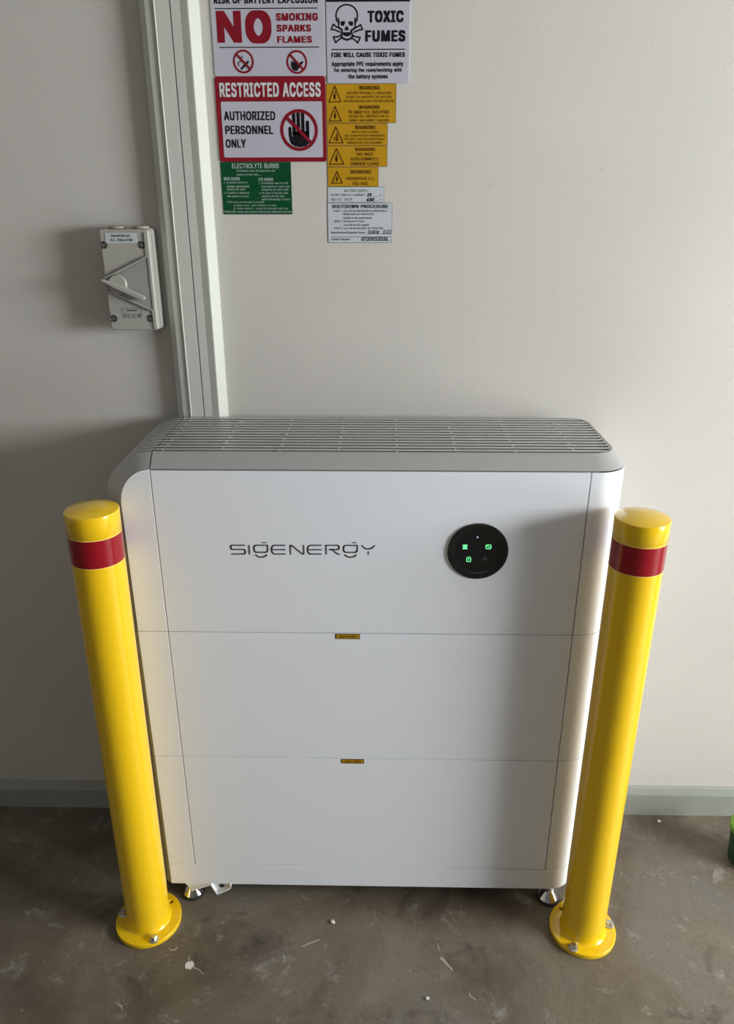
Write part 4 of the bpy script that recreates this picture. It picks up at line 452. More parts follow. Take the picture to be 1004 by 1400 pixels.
chip(-.0726, -.046, .0050, 2, 'pale plaster chip on the floor in front of the white cabinet, left of centre')
chip(.1084, -.199, .0042, 4, 'small plaster chip on the floor nearest the bottom edge of the photo')

# ------------------------------------------------------------------ the battery storage unit
unit = empty('battery_storage_unit', (-.01, .125, 0), 'white and silver stacked home battery storage cabinet with slatted top, between two bollards', 'battery')
PX, SX = -.403, .350          # left edge of the white front, position of the front seams
RC, RR = .364, .05            # centre and radius of the rounded right-hand corner
def right_plan(t, x0, yend=.236):
    o, i = [(x0, 0)], [(x0, t)]
    for k in range(13):
        a = PI/2*k/12; s, c = math.sin(a), math.cos(a)
        o.append((RC+RR*s, RR-RR*c)); i.append((RC+(RR-t)*s, RR-(RR-t)*c))
    o.append((RC+RR, yend)); i.append((RC+RR-t, yend))
    return o + i[::-1]
def house_plan():
    p = [(-.434, .237), (-.434, .024), (-.4055, .0015), (-.4035, .0036), (RC, .0036)]
    for k in range(1, 13):
        a = PI/2*k/12; p.append((RC+(RR-.0036)*math.sin(a), RR-(RR-.0036)*math.cos(a)))
    return p + [(RC+RR-.0036, .237)]
def left_arc(rx, rz, a0=180, a1=90, n=14):
    return [(-.35+rx*math.cos(math.radians(a0+(a1-a0)*k/n)), .878+rz*math.sin(math.radians(a0+(a1-a0)*k/n))) for k in range(n+1)]
def front_panels(root, z0, z1, top=False):
    g = .00055
    if top:
        pl = [(PX, z0+g)] + [p for p in left_arc(.053, .060)] ; pl[-1] = (-SX-g, .938); pl.append((-SX-g, z0+g))
        vv, ff = prism_y(pl, 0, .003); link('left_panel', vv, ff, M['white'], root, True, .0009, 2)
    else:
        box('left_panel', (PX, -SX-g, 0,   .003, z0+g, z1-g), M['white'], root, .0009)
    box('centre_panel', (-SX+g, SX-g, 0,   .003, z0+g, z1-g), M['white'], root, .0009)
    vv, ff = prism_z(right_plan(.003, SX+g), z0+g, z1-g)
    link('right_panel', vv, ff, M['white'], root, True, .0009, 2)
def battery(z0, z1, labx):
    vv, ff = prism_z(house_plan(), z0+.0006, z1-.0006)
    h = link('battery_module', vv, ff, M['silver'], unit, True, .0008, 1)
    front_panels(h, z0, z1)
    a, b = labx
    r = box('warning_sticker', (a, b, -.0006, .0002, z1-.0110, z1-.0010), M['brownink'], h); r['label'] = 'narrow amber sticker with brown border'
    Q = Print(-.0008); Q.rect(a+.0018, b-.0014, z1-.0098, z1-.0022); Q.link('sticker_face', M['signyellow'], h)
    T = Print(-.0010); text(T, 'BATTERY', a+.007, b-.005, z1-.0084, z1-.0038, .03); late.append((T, 'sticker_lettering', M['brownink'], h))
late = []
# plinth with its front, and feet
vv, ff = prism_z(house_plan(), .0485, .0995); pl = link('plinth', vv, ff, M['silver'], unit, True, .0008, 1)
vv, ff = prism_z([(PX, 0)] + right_plan(.003, PX+.001)[1:-1] + [(PX, .003)], .0485, .0992)
link('plinth_panel', vv, ff, M['white'], pl, True, .0009, 2)
for x, y in ((-.3665, .022), (.3685, .022), (-.3665, .215), (.3685, .215)):
    vv, ff = lathe([(.0225, 0), (.0235, .002), (.0235, .0045), (.0215, .006)], x, y, 0, 32)
    ft = link('foot', vv, ff, M['rubber'], unit, True)
    vv, ff = lathe([(.0208, .0055), (.0212, .0075), (.0110, .0235), (.0085, .026), (.0060, .027), (.0060, .050)], x, y, 0, 32)
    link('foot_cone', vv, ff, M['chrome'], ft, True, angle=25)
# bent bracket under the left end (sheet folded into two tabs)
def sheet_y(pts, t, y0, y1):
    up = [(x, z+t) for x, z in pts]; return prism_y(pts + up[::-1], y0, y1)
br = []
br.append(prism_y([(-.3765, .0500), (-.3640, .0335), (-.3610, .0335), (-.3235, .0490), (-.3235, .0500)], .0005, .0025))
vv, ff = multi(br + [prism_y([(-.3640, .0320), (-.3610, .0320), (-.3235, .0480), (-.3222, .0510), (-.3240, .0510), (-.3615, .0348), (-.3632, .0340)], -.004, .030)])
link('levelling_bracket', vv, ff, M['bracket'], unit)
vv, ff = multi([prism_y([(-.3215, .0500), (-.3115, .0260), (-.3085, .0260), (-.2840, .0400), (-.2835, .0500)], .0020, .0040),
                prism_y([(-.3235, .0510), (-.3118, .0235), (-.3085, .0232), (-.2825, .0385), (-.2810, .0420), (-.2810, .0510), (-.2830, .0510), (-.2832, .0425), (-.3088, .0262), (-.3108, .0266), (-.3215, .0510)], -.004, .030)])
b2 = link('levelling_bracket', vv, ff, M['bracket'], unit)
vv, ff = lathe_y([(.0052, 0), (.0052, .0004)], -.3010, .0018, .0425, 20); link('slotted_hole', vv, ff, M['core'], b2)

battery(.1, .37, (-.0525, -.0100))
battery(.37, .64, (-.0590, -.0165))

# inverter module on top: core, side skin, panels, chamfered band, slats
core_poly = [(-.419, .641)] + left_arc(.069, .066) + [(.380, .944), (.380, .641)]
vv, ff = prism_y(core_poly, .029, .235)
inv = link('inverter_module', vv, ff, M['core'], unit)
front_poly = [(-.4028, .641)] + left_arc(.0522, .0585) + [(RC, .9365), (RC, .641)]
vv, ff = prism_y(front_poly, .0036, .028); link('front_frame', vv, ff, M['silver'], inv)
front_panels(inv, .64, .9368, True)
vv, ff = multi([box_vf(-.434, -.4195, .024, .237, .6406, .884), prism_y([(-.434, .6406)] + left_arc(.084, .082) + [(.40, .95), (.40, .641)], .2355, .237)])
link('side_skin', vv, ff, M['silver'], inv)
# silver chamfer band running up the left edge, along the top front and round the right-hand corner
BR = .396                                            # right-hand crease line
def band(path):
    V, F = [], []
    for B, Cc, I in path:
        n = Vector(Cc) - Vector(B)
        V += [Vector(I), Vector(B), Vector(Cc), Vector(Cc)+Vector((0, .005, 0))+(Vector(I)-Vector(B))*.0]
    for i in range(len(path)-1):
        for k in range(3): F.append((i*4+k, i*4+k+1, (i+1)*4+k+1, (i+1)*4+k))
    return V, F
P1 = [((-.434, .024, .6406), (-.4045, 0.0008, .6406), (-.434, .030, .6406))]
for (bx, bz), (cx, cz) in zip(left_arc(.084, .082), left_arc(.0535, .0605)):
    P1.append(((bx, .024, bz), (cx, .0008, cz), (bx, .0285, bz)))
P1[-1] = ((-SX-.0008, .024, .96), (-SX-.0008, .0008, .9385), (-SX-.0008, .0285, .96))
V, F = band(P1); link('chamfer_band', V, F, M['silver'], inv, True, angle=20)
P2 = [((-SX+.0008, .024, .96), (-SX+.0008, .0008, .9385), (-SX+.0008, .0285, .96)), ((.34, .024, .96), (.34, .0008, .9385), (.34, .0285, .96))]
def ring_pt(a):            # corner sweep: B line radius .04, C line radius .05
    s, c = math.sin(a), math.cos(a)
    return ((.356+.040*s, .064-.040*c, .96), (RC+(RR-.0008)*s, RR-(RR-.0008)*c, .9385), (.356+.0355*s, .064-.0355*c, .96))
for k in range(15): P2.append(ring_pt(PI/2*k/14))
P2.append(((BR, .2085, .96), (RC+RR-.0008, .209, .9385), (BR-.0045, .2085, .96)))
for k in range(1, 9):
    a = PI/2*k/8; s, c = math.sin(a), math.cos(a)
    P2.append(((BR-.032+.032*c, .2085+.030*s, .96), (RC+RR-.032+.0312*c, .209+.028*s, .9385), (BR-.032+.0275*c, .2085+.0255*s, .96)))
P2.append(((-SX, .2385, .96), (-SX, .237, .9385), (-SX, .2325, .96)))
V, F = band(P2); link('chamfer_band', V, F, M['silver'], inv, True, angle=20)
V, F = [], []
arc = left_arc(.084, .082)
for x, z in [(-.434, .884)] + arc[:]:
    V += [(x, .2325, z), (x, .2385, z)]
for i in range(len(V)//2-1): F.append((2*i, 2*i+1, 2*i+3, 2*i+2))
link('rear_rim', V, F, M['silver'], inv, True)
# slats
def slat_end(y):
    if y < .064: d = .064-y; return .356 + math.sqrt(max(.0365**2-d*d, 0))
    if y > .2085: d = y-.2085; return BR-.032 + math.sqrt(max(.0285**2-d*d, 0))
    return BR-.0035
def slat(name, path, ends, y0, y1, t=.0042):
    sec = [(y0+.0032, t), (y0, .0008), (y0+.0005, 0), (y1-.0005, 0), (y1, .0008), (y1-.0032, t)]; n = len(sec); V, F = [], []
    for i, (x, z) in enumerate(path):
        a = path[max(i-1, 0)]; b = path[min(i+1, len(path)-1)]
        d = Vector((b[0]-a[0], b[1]-a[1])).normalized(); nx, nz = -d.y, d.x
        for y, dp in sec:
            xx = x
            if ends and i == len(path)-1: xx = ends(y)
            V.append((xx-nx*dp, y, z-nz*dp))
    for i in range(len(path)-1):
        for k in range(n): F.append((i*n+k, i*n+(k+1) % n, (i+1)*n+(k+1) % n, (i+1)*n+k))
    F.append(tuple(range(n))); F.append(tuple(range((len(path)-1)*n, len(path)*n)))
    return link(name, V, F, M['slat'], inv, True, angle=30)
PIT = (.2335-.0285)/13
for k in range(13):
    y0 = .0285 + PIT*k + .0078; y1 = .0285 + PIT*(k+1)
    if k == 12: y1 = .2330
    slat('slat', [(-SX+.0009, .96), (0, .96), (.3, .96)], slat_end, y0, y1)
    pa = left_arc(.084, .082, 186, 90, 16); pa[-1] = (-SX-.0009, .96)
    slat('slat', pa, None, y0, y1)
bv, bf = box_vf(-.0014, .0014, 0, .0084, 0, .004)
bme = None
for k in range(13):
    for j in range(9):
        if (j+k) % 2: continue
        x = -.3362 + .0951*j
        if x > .35: continue
        y = .0282 + PIT*k
        if bme is None:
            o = link('slat_bridge', bv, bf, M['slat'], None); bme = o.data
        else:
            o = bpy.data.objects.new('slat_bridge', bme); C.objects.link(o)
        o.parent = inv; o.location = Vector((x, y, .9550)) - wloc(inv)
# round status display
dx, dz = .1784, .7990
vv, ff = lathe_y([(.0500, -.002), (.0500, .0025), (.0492, .0034), (.0478, .0036), (.0385, .0014), (.0375, .0012)], dx, 0, dz, 72)
dp = link('status_display', vv, ff, M['bezel'], inv, True, angle=25)
vv, ff = lathe_y([(.0377, 0), (.0377, .0015)], dx, 0, dz, 64); link('display_glass', vv, ff, M['gloss'], dp, True)
def icon(m, draw, label):
    q = Print(-.0018); draw(q); o = q.link('indicator_light', m, dp); o['label'] = label
def i_batt(q):
    x, z = .1570, .8074; q.poly(rrect(x-.0042, x+.0042, z+.0012, z+.0040, .0012)); q.poly(rrect(x-.0034, x+.0034, z-.0014, z+.0008, .0005)); q.poly(rrect(x-.0042, x+.0042, z-.0042, z-.0018, .0012))
def i_sig(q):
    x, z = .1953, .8077; q.strokes(rrect(x-.0042, x+.0042, z-.0036, z+.0036, .0018), .0012, True); q.strokes([(x-.0038, z+.0004), (x-.001, z+.0012), (x+.001, z-.0008), (x+.0038, z-.0002)], .0013)
def i_home(q):
    x, z = .1641, .7848; q.strokes([(x-.0032, z-.0042), (x-.0034, z+.001), (x-.0024, z+.0034), (x, z+.0042), (x+.0024, z+.0034), (x+.0034, z+.001), (x+.0032, z-.0042), (x-.0032, z-.0042)], .0013); q.rect(x-.0007, x+.0007, z-.002, z+.002)
icon(M['led'], i_batt, 'upper left green battery symbol'); icon(M['led'], i_sig, 'upper right green symbol'); icon(M['led'], i_home, 'lower left green symbol')
icon(M['ledw'], lambda q: q.disc(.1765, .8247, .0016), 'dim white dot at the top')
icon(M['ledd'], lambda q: (q.ring(.1906, .7860, .0026, .0034), q.disc(.1906, .7860, .0010)), 'unlit ring symbol')
# brand lettering on the front, stroke by stroke
Lg = Print(-.0004)
def lx(a): return -.2300 + (a-65)*(.2390/825)
def lz(b): return .8070 - (b-105)*(.0176/55)
def ls(pts, wd=8.4, closed=False): Lg.strokes([(lx(a), lz(b-(a-65)*.006)) for a, b in pts], wd*.2390/825, closed)
def arcp(cx, cy, rx, ry, a0, a1, n=8): return [(cx+rx*math.cos(math.radians(a0+(a1-a0)*k/n)), cy-ry*math.sin(math.radians(a0+(a1-a0)*k/n))) for k in range(n+1)]
def S_(x, w_): ls([(x+w_, 106), (x+9, 106)] + arcp(x+9, 118, 9, 12, 90, 270) + [(x+w_-10, 130)] + arcp(x+w_-10, 143, 10, 13, 90, -90) + [(x, 156)])
def G_(x, w_):
    ls(arcp(x+14, 120, 14, 14, 90, 180, 5) + arcp(x+14, 132, 14, 14, 180, 270, 5) + arcp(x+w_-14, 132, 14, 14, 270, 360, 5) + [(x+w_, 106), (x+14, 106)])
    ls([(x+48, 91), (x+74, 91)], 6.5)
    ls(arcp(x+w_/2, 150, w_/2-4, 24, 200, 340, 9))
def E_(x, w_): ls([(x+w_, 106), (x+18, 106)] + arcp(x+18, 131, 18, 25, 90, 270) + [(x+w_, 156)]); ls([(x+6, 131), (x+w_, 131)])
S_(67, 82); ls([(172, 104), (172, 158)]); G_(200, 78); E_(300, 80)
ls([(408, 158), (408, 110), (412, 106), (418, 108), (474, 154), (481, 156), (484, 152), (484, 104)])
E_(506, 80)
ls([(612, 158), (612, 106), (676, 106)] + arcp(676, 118, 11, 12, 90, -90, 6) + [(632, 130), (648, 131), (674, 154), (690, 158)])
G_(712, 78)
ls([(816, 106), (830, 121), (842, 126), (862, 126), (874, 121), (890, 106)]); ls([(853, 140), (853, 160)])
Lg.link('front_lettering', M['logo'], inv)['label'] = 'thin dark grey wide-spaced lettering'

# ------------------------------------------------------------------ bollards
def bollard(x, y, top, bands, bolts, hole, label):
    root = empty('bollard', (x, y, 0), label, 'bollard', 'yellow bollards guarding the cabinet')
    r = .0413
    cu = bpy.data.curves.new('flange', 'CURVE'); cu.dimensions = '2D'; cu.fill_mode = 'BOTH'
    def circ(cx, cy, rr, n=24):
        s = cu.splines.new('POLY'); s.points.add(n-1); s.use_cyclic_u = True
        for k in range(n): s.points[k].co = (cx+rr*math.cos(2*PI*k/n), cy+rr*math.sin(2*PI*k/n), 0, 1)
    circ(0, 0, .0625, 72)
    circ(hole[0]-x, hole[1]-y, .0050)
    cu.extrude = .0042; cu.bevel_depth = .0010; cu.bevel_resolution = 1
    t = bpy.data.objects.new('t', cu); C.objects.link(t)
    dg = bpy.context.evaluated_depsgraph_get(); dg.update()
    me = bpy.data.meshes.new_from_object(t.evaluated_get(dg)); bpy.data.objects.remove(t)
    me.materials.clear(); me.materials.append(M['yellow']); me.name = 'base_flange'
    me.transform(Matrix.Translation((0, 0, .0052)))
    fl = bpy.data.objects.new('base_flange', me); C.objects.link(fl); fl.parent = root
    for bx, by in bolts:
        vv, ff = lathe([(.0095, .0104), (.0095, .0124), (.0088, .0128)], bx, by, 0, 24); wa = link('anchor_bolt', vv, ff, M['zinc'], root, True)
        vv, ff = lathe([(.0062, .0126), (.0066, .0136), (.0066, .0186), (.0054, .0200)], bx, by, 0, 6); link('bolt_head', vv, ff, M['zinc'], wa)
    # welded tube with a small fillet, cap lip and domed top
    z0, z1 = bands
    prof = [(r+.004, .0100), (r+.0018, .0115), (r+.0006, .0145), (r, .019), (r, z0)]
    vv, ff = lathe(prof, x, y, 0, 72); link('tube', vv, ff, M['yellow'], root, True, angle=50)
    e = .0013
    vv, ff = lathe([(r, z0), (r+.0004, z0+.0002), (r+.0004, z0+e), (r, z0+e)], x, y, 0, 72); link('tape_edge', vv, ff, M['edgeyellow'], root, True)
    vv, ff = lathe([(r, z0+e), (r+.0003, z0+e), (r+.0003, z1-e), (r, z1-e)], x, y, 0, 72); link('reflective_band', vv, ff, M['red'], root, True)['label'] = 'dark red reflective band'
    vv, ff = lathe([(r, z1-e), (r+.0004, z1-e), (r+.0004, z1-.0002), (r, z1)], x, y, 0, 72); link('tape_edge', vv, ff, M['edgeyellow'], root, True)
    cp = [(r, z1), (r+.0006, z1+.0005), (r+.0006, top-.002)]
    for k in range(1, 5):
        a = PI/2*k/4; cp.append((r-.0016+.0022*math.cos(a), top-.002+.002*math.sin(a)))
    for q in (.8, .6, .4, .2, .05): cp.append((r*q, top+.006*(1-q*q)))
    vv, ff = lathe(cp, x, y, 0, 72); link('domed_cap', vv, ff, M['yellow'], root, True, angle=60)
    return root
bl = bollard(-.4400, -.0470, .889, (.803, .852), [(-.4155, -.097), (-.492, -.0425), (-.4645, .004)], (-.4045, -.0105), 'yellow bollard with red band standing left of the white cabinet')
bl.rotation_euler = (0, math.radians(.45), 0)
bollard(.4205, -.0530, .884, (.8005, .850), [(.3915, -.1005), (.4735, -.0490), (.4505, -.0010)], (.3875, -.0130), 'yellow bollard with red band standing right of the white cabinet')

# ------------------------------------------------------------------ AC isolator switch on the wall, left of the trim
IX0, IX1, IZ0, IZ1, IY = -.4610, -.3770, 1.1215, 1.2890, WY-.046
iso = empty('isolator_switch', (-.419, WY, 1.1215), 'grey weatherproof isolator switch with rotary lever, on the wall left of the trim', 'switch')
def ix(u): return IX0 + u*(IX1-IX0)
def iz(v_): return IZ1 - v_*(IZ1-IZ0)
vv, ff = prism_y(rrect(IX0-.001, IX1+.001, IZ0-.001, IZ1+.001, .006), WY-.028, WY); link('back_box', vv, ff, M['iso'], iso, True, .0015, 2)
vv, ff = prism_y(rrect(IX0, IX1, IZ0, IZ1, .005), IY, WY-.029); link('front_cover', vv, ff, M['iso'], iso, True, .0022, 3)
# raised edge along the right of the cover
vv, ff = prism_y([(ix(.905), iz(.03)), (ix(.985), iz(.03)), (ix(.985), iz(.985)), (ix(.915), iz(.985)), (ix(.905), iz(.80)), (ix(.93), iz(.78)), (ix(.93), iz(.28)), (ix(.905), iz(.26))], IY-.0022, IY+.001)
link('cover_edge', vv, ff, M['iso'], iso, True, .0008, 2)
# sector-shaped guard: two ridges opening to the right with a sunk floor between
def ridge(a, b, wd, h):
    A, B = Vector((ix(a[0]), iz(a[1]))), Vector((ix(b[0]), iz(b[1]))); d = (B-A).normalized(); q = Vector((-d.y, d.x))*wd/2
    return prism_y([(A-q)[:], (B-q)[:], (B+q)[:], (A+q)[:]], IY-h, IY+.001)
vv, ff = prism_y([(ix(.03), iz(.50)), (ix(.90), iz(.285)), (ix(.915), iz(.78)), (ix(.06), iz(.61))], IY-.0008, IY+.001); link('lever_recess', vv, ff, M['isodark'], iso)
vv, ff = ridge((.02, .47), (.91, .265), .0022, .0050); link('lever_guard', vv, ff, M['iso'], iso, True, .0007, 2)
vv, ff = ridge((.05, .60), (.93, .795), .0022, .0050); link('lever_guard', vv, ff, M['iso'], iso, True, .0007, 2)
vv, ff = lathe_y([(.0178, -.001), (.0178, .0012), (.0168, .0012), (.0168, .0004)], ix(.27), IY, iz(.535), 40); link('knob_collar', vv, ff, M['isodark'], iso, True)
vv, ff = lathe_y([(.0162, -.001), (.0162, .0060), (.0150, .0072)], ix(.27), IY, iz(.535), 40); lev = link('rotary_lever', vv, ff, M['iso'], iso, True, angle=25)
A, B = Vector((ix(-.02), iz(.485))), Vector((ix(.80), iz(.655))); d = (B-A).normalized(); q = Vector((-d.y, d.x))
pts = [A-q*.0012, A+(B-A)*.35-q*.0045, B-q*.0058, B+d*.003-q*.003, B+d*.003+q*.001, B+q*.0026, A+(B-A)*.35+q*.0035, A+q*.0016]
vv, ff = prism_y([p[:] for p in pts], IY-.0170, IY-.0055); link('lever_handle', vv, ff, M['iso'], lev, True, .0016, 3)
for u, v_ in ((.065, .150), (.835, .150), (.085, .880), (.850, .880)):
    vv, ff = lathe_y([(.0062, -.001), (.0062, .0004), (.0056, .0006), (.0052, .0002)], ix(u), IY, iz(v_), 24); sc = link('cover_screw', vv, ff, M['screw'], iso, True)
    vv, ff = multi([box_vf(ix(u)-.0040, ix(u)+.0040, IY-.0012, IY, iz(v_)-.0008, iz(v_)+.0008), box_vf(ix(u)-.0008, ix(u)+.0008, IY-.0011, IY, iz(v_)-.0040, iz(v_)+.0040)])
    vv = [Matrix.Rotation(.7, 3, 'Y') @ (Vector(a)-Vector((ix(u), IY, iz(v_)))) + Vector((ix(u), IY, iz(v_))) for a in vv]
    link('screw_slot', vv, ff, M['zinc'], sc)
for u0, u1 in ((.13, .47), (.62, .96)):
    cx = (ix(u0)+ix(u1))/2; rr_ = (ix(u1)-ix(u0))/2
    vv, ff = lathe([(rr_, 0), (rr_, .0022), (rr_*.86, .0040), (rr_*.4, .0046)], cx, WY-.026, IZ1+.0009, 28); link('conduit_plug', vv, ff, M['plug'], iso, True)
box('name_label', (ix(.115), ix(.755), IY-.0006, IY, iz(.132), iz(.036)), M['labelwhite'], iso)
T = Print(IY-.0009); text(T, 'INVERTER #1', ix(.24), ix(.63), iz(.075), iz(.052), .02); text(T, 'A.C. ISOLATOR', ix(.215), ix(.67), iz(.115), iz(.090), .02); late.append((T, 'label_lettering', M['ink'], iso))
T = Print(IY-.0005)
T.strokes([(ix(.28), iz(.775)), (ix(.68), iz(.775)), (ix(.68), iz(.87)), (ix(.28), iz(.87))], .0005, True)
T.rect(ix(.38), ix(.60), iz(.802), iz(.792))
for a, b in ((.31, .34), (.36, .43), (.50, .54), (.60, .62), (.64, .66)): T.strokes([(ix(a), iz(.835)), (ix(b), iz(.835)), (ix(b), iz(.86)), (ix(a), iz(.86))], .0006, True)
T.link('rating_marks', M['screw'], iso)

# ------------------------------------------------------------------ signs and labels on the wall
def sign(name, x0, x1, z0, z1, t, r, m, label, cat='sign', group=None):
    root = empty(name, ((x0+x1)/2, WY, z0), label, cat, group)
    vv, ff = prism_y(rrect(x0, x1, z0, z1, r, 4), WY-t, WY-.0001)
    pl_ = link('plate', vv, ff, m, root, True, min(.0005, t*.3), 1)
    return root, (lambda u: x0+u*(x1-x0)), (lambda v_: z1-v_*(z1-z0)), WY-t
def tline(T, U, V, body, u0, u1, v0, v1, bold=.015, shear=0): text(T, body, U(u0), U(u1), V(v1), V(v0), bold, shear)

# 1. explosion-risk sign (its top is cut by the photo's edge); v measured so that v=0 is z 1.6
g, U, V, Y = sign('warning_sign', -.2548, -.0750, 1.5198, 1.6900, .0018, .003, M['signwhite'], 'white sign with large red NO over two small prohibition symbols, top left of the signs')
def zz(py): return 1.6245 - (py/105.0)*(1.6245-1.5195)       # photo rows 0..105 down this sign
def V1(py): return zz(py)
def U1(px): return -.2548 + (px-50)/(985-50)*(.1798)
T = Print(Y-.0003); K = Print(Y-.0003); KB = Print(Y-.0006); RB = Print(Y-.0009)
def row(c): return c/5.906
text(K, 'RISK OF BATTERY EXPLOSION', U1(82), U1(930), V1(row(30)), V1(row(-30)), .045)
K.rect(U1(88), U1(930), V1(row(72)), V1(row(64))); K.rect(U1(104), U1(935), V1(row(384)), V1(row(376)))
text(T, 'N', U1(92), U1(296), V1(row(342)), V1(row(86)), .042); text(T, 'O', U1(328), U1(545), V1(row(350)), V1(row(82)), .06)
text(T, 'SMOKING', U1(585), U1(930), V1(row(168)), V1(row(106)), .05); text(T, 'SPARKS', U1(587), U1(872), V1(row(256)), V1(row(198)), .05); text(T, 'FLAMES', U1(589), U1(876), V1(row(346)), V1(row(290)), .05)
def prohibit(cx, cz, r, wd):
    T.ring(cx, cz, r-wd, r, 40); s = math.sqrt(.5)*(r-wd/2)
    RB.strokes([(cx-s, cz+s), (cx+s, cz-s)], wd, caps=False)
c1x, c1z, c2x = U1(297), V1(row(497)), U1(745)
prohibit(c1x, c1z, .0168, .0030); prohibit(c2x, c1z-.001, .0168, .0030)
KB.poly([(c1x-.0050, c1z-.0100), (c1x-.0035, c1z-.0120), (c1x+.0092, c1z-.0010), (c1x+.0078, c1z+.0016)])
KB.strokes([(c1x-.0078, c1z-.0065), (c1x-.0082, c1z-.0020), (c1x-.0030, c1z+.0012), (c1x-.0012, c1z+.0080)], .0011)
KB.strokes([(c1x-.0040, c1z+.0030), (c1x+.0008, c1z+.0002)], .0010)
z2 = c1z-.001
KB.poly([(c2x-.0085, z2-.0080), (c2x-.0092, z2-.0010), (c2x-.0068, z2+.0025), (c2x-.0058, z2-.0022), (c2x-.0036, z2+.0042), (c2x-.0022, z2-.0016), (c2x-.0004, z2+.0020), (c2x+.0004, z2-.0042), (c2x+.0090, z2+.0014), (c2x+.0108, z2-.0002), (c2x+.0040, z2-.0080), (c2x-.0005, z2-.0128), (c2x-.0055, z2-.0120)])
late += [(K, 'lettering', M['ink'], g), (T, 'lettering', M['signred'], g), (KB, 'pictogram', M['ink'], g), (RB, 'prohibition_bar', M['signred'], g)]

# 2. restricted access
g, U, V, Y = sign('restricted_access_sign', -.2563, -.0762, 1.3937, 1.5196, .0018, .004, M['signred'], 'red bordered sign reading RESTRICTED ACCESS with black hand in a red ring')
W = Print(Y-.0003); B = Print(Y-.0007); RR_ = Print(Y-.0007); WL = Print(Y-.0003); BR_ = Print(Y-.0011)
def px2(a): return (a-95)/(985-95)          # crop columns at mid height
def u2(cx, cy): l = 72+(cy-25)*.062; r = 980+(cy-25)*.004; return (cx-l)/(r-l)
def v2(cy): return (cy-25)/(722-25)
W.poly(rrect(U(.045), U(.968), V(.947), V(.288), .002))
text(WL, 'RESTRICTED ACCESS', U(u2(115, 130)), U(u2(943, 130)), V(v2(190)), V(v2(74)), .038)
text(B, 'AUTHORIZED', U(u2(152, 340)), U(u2(570, 340)), V(v2(378)), V(v2(303)), .03)
text(B, 'PERSONNEL', U(u2(162, 455)), U(u2(552, 455)), V(v2(492)), V(v2(420)), .03)
text(B, 'ONLY', U(u2(165, 570)), U(u2(330, 570)), V(v2(604)), V(v2(532)), .03)
hx, hz = U(u2(763, 460)), V(v2(460)); hr = .0312
RR_.ring(hx, hz, hr-.0050, hr, 56)
kx = hr/380.0                                # hand outline read off the pictogram
def hp(a, b): return (hx+(a-490)*kx, hz-(b-540)*kx*.90)
HB = Print(Y-.0005)
for a, top_, bot in ((388, 175, 640), (478, 165, 640), (568, 170, 640), (660, 345, 640)):
    HB.poly([hp(a-34, top_+30), hp(a-22, top_+6), hp(a, top_), hp(a+22, top_+6), hp(a+34, top_+30), hp(a+34, bot), hp(a-34, bot)])
HB.poly([hp(272, 500), hp(285, 475), hp(310, 470), hp(333, 485), hp(345, 650), hp(365, 670), hp(365, 560), hp(694, 560), hp(694, 700), hp(680, 800), hp(620, 862), hp(500, 885), hp(400, 870), hp(320, 815), hp(290, 740), hp(276, 640)])
s = math.sqrt(.5)*(hr-.0025)
BR_.strokes([(hx-s*1.02, hz+s*.98), (hx+s*1.02, hz-s*.98)], .0052, caps=False)
W.link('white_field', M['signwhite'], g); HB.link('pictogram', M['ink'], g); RR_.link('prohibition_ring', M['signred'], g); BR_.link('prohibition_bar', M['signred'], g)
late += [(WL, 'lettering', M['whiteink'], g), (B, 'lettering', M['ink'], g)]

# 3. electrolyte burns
g, U, V, Y = sign('first_aid_sign', -.2562, -.1370, 1.3114, 1.3935, .0008, .0008, M['signgreen'], 'dark green electrolyte burns label with small pale text under the red sign')
T = Print(Y-.0003)
def u3(cx, cy): l = 50+(cy-30)*.052; r = 945+(cy-30)*.018; return (cx-l)/(r-l)
def v3(cy): return (cy-28)/(662-28)
def g3(body, a, b, top_, bot, bold=.0, sh=0): text(T, body, U(u3(a, bot)), U(u3(b, bot)), V(v3(bot)), V(v3(top_)), bold, sh)
g3('ELECTROLYTE BURNS', 202, 795, 44, 104, .02)
g3('Immediately wash affected areas with', 255, 748, 120, 150, .01, .2); g3('plenty of water then......', 258, 578, 165, 195, .01, .2)
g3('SKIN BURNS', 92, 298, 208, 247, .03); g3('EYE BURNS', 535, 722, 216, 254, .03)
for body, a, b, t0 in (('1. If possible remove or', 95, 396, 258), ('saturate contaminated', 128, 415, 302), ('clothing with water', 128, 368, 342), ('2. If patient is distressed', 97, 415, 384), ('take patient to doctor', 132, 408, 426),
                       ('1. Immediately wash out with', 538, 908, 266), ('large amounts of water using', 568, 928, 308), ('emergency eye wash bottle', 568, 912, 346), ('2. All cases of eye burn, after', 540, 910, 386), ('rendering first aid, take', 568, 858, 426), ('patient immediately to doctor', 568, 930, 464)):
    g3(body, a, b, t0, t0+32, .01, .1)
g3('NOTE: Burns must be kept in cold water', 135, 605, 498, 528, 0, .1); g3('(a) Battery rooms - good ventilation at all times', 212, 755, 538, 568, 0, .1); g3('(b) Sealed batteries - contain the electrolyte with care', 212, 898, 576, 606, 0, .1)
g3('PRECAUTION: Always wear protective clothing when dealing with electrolyte', 92, 945, 616, 650, .01)
late.append((T, 'lettering', M['paleink'], g))

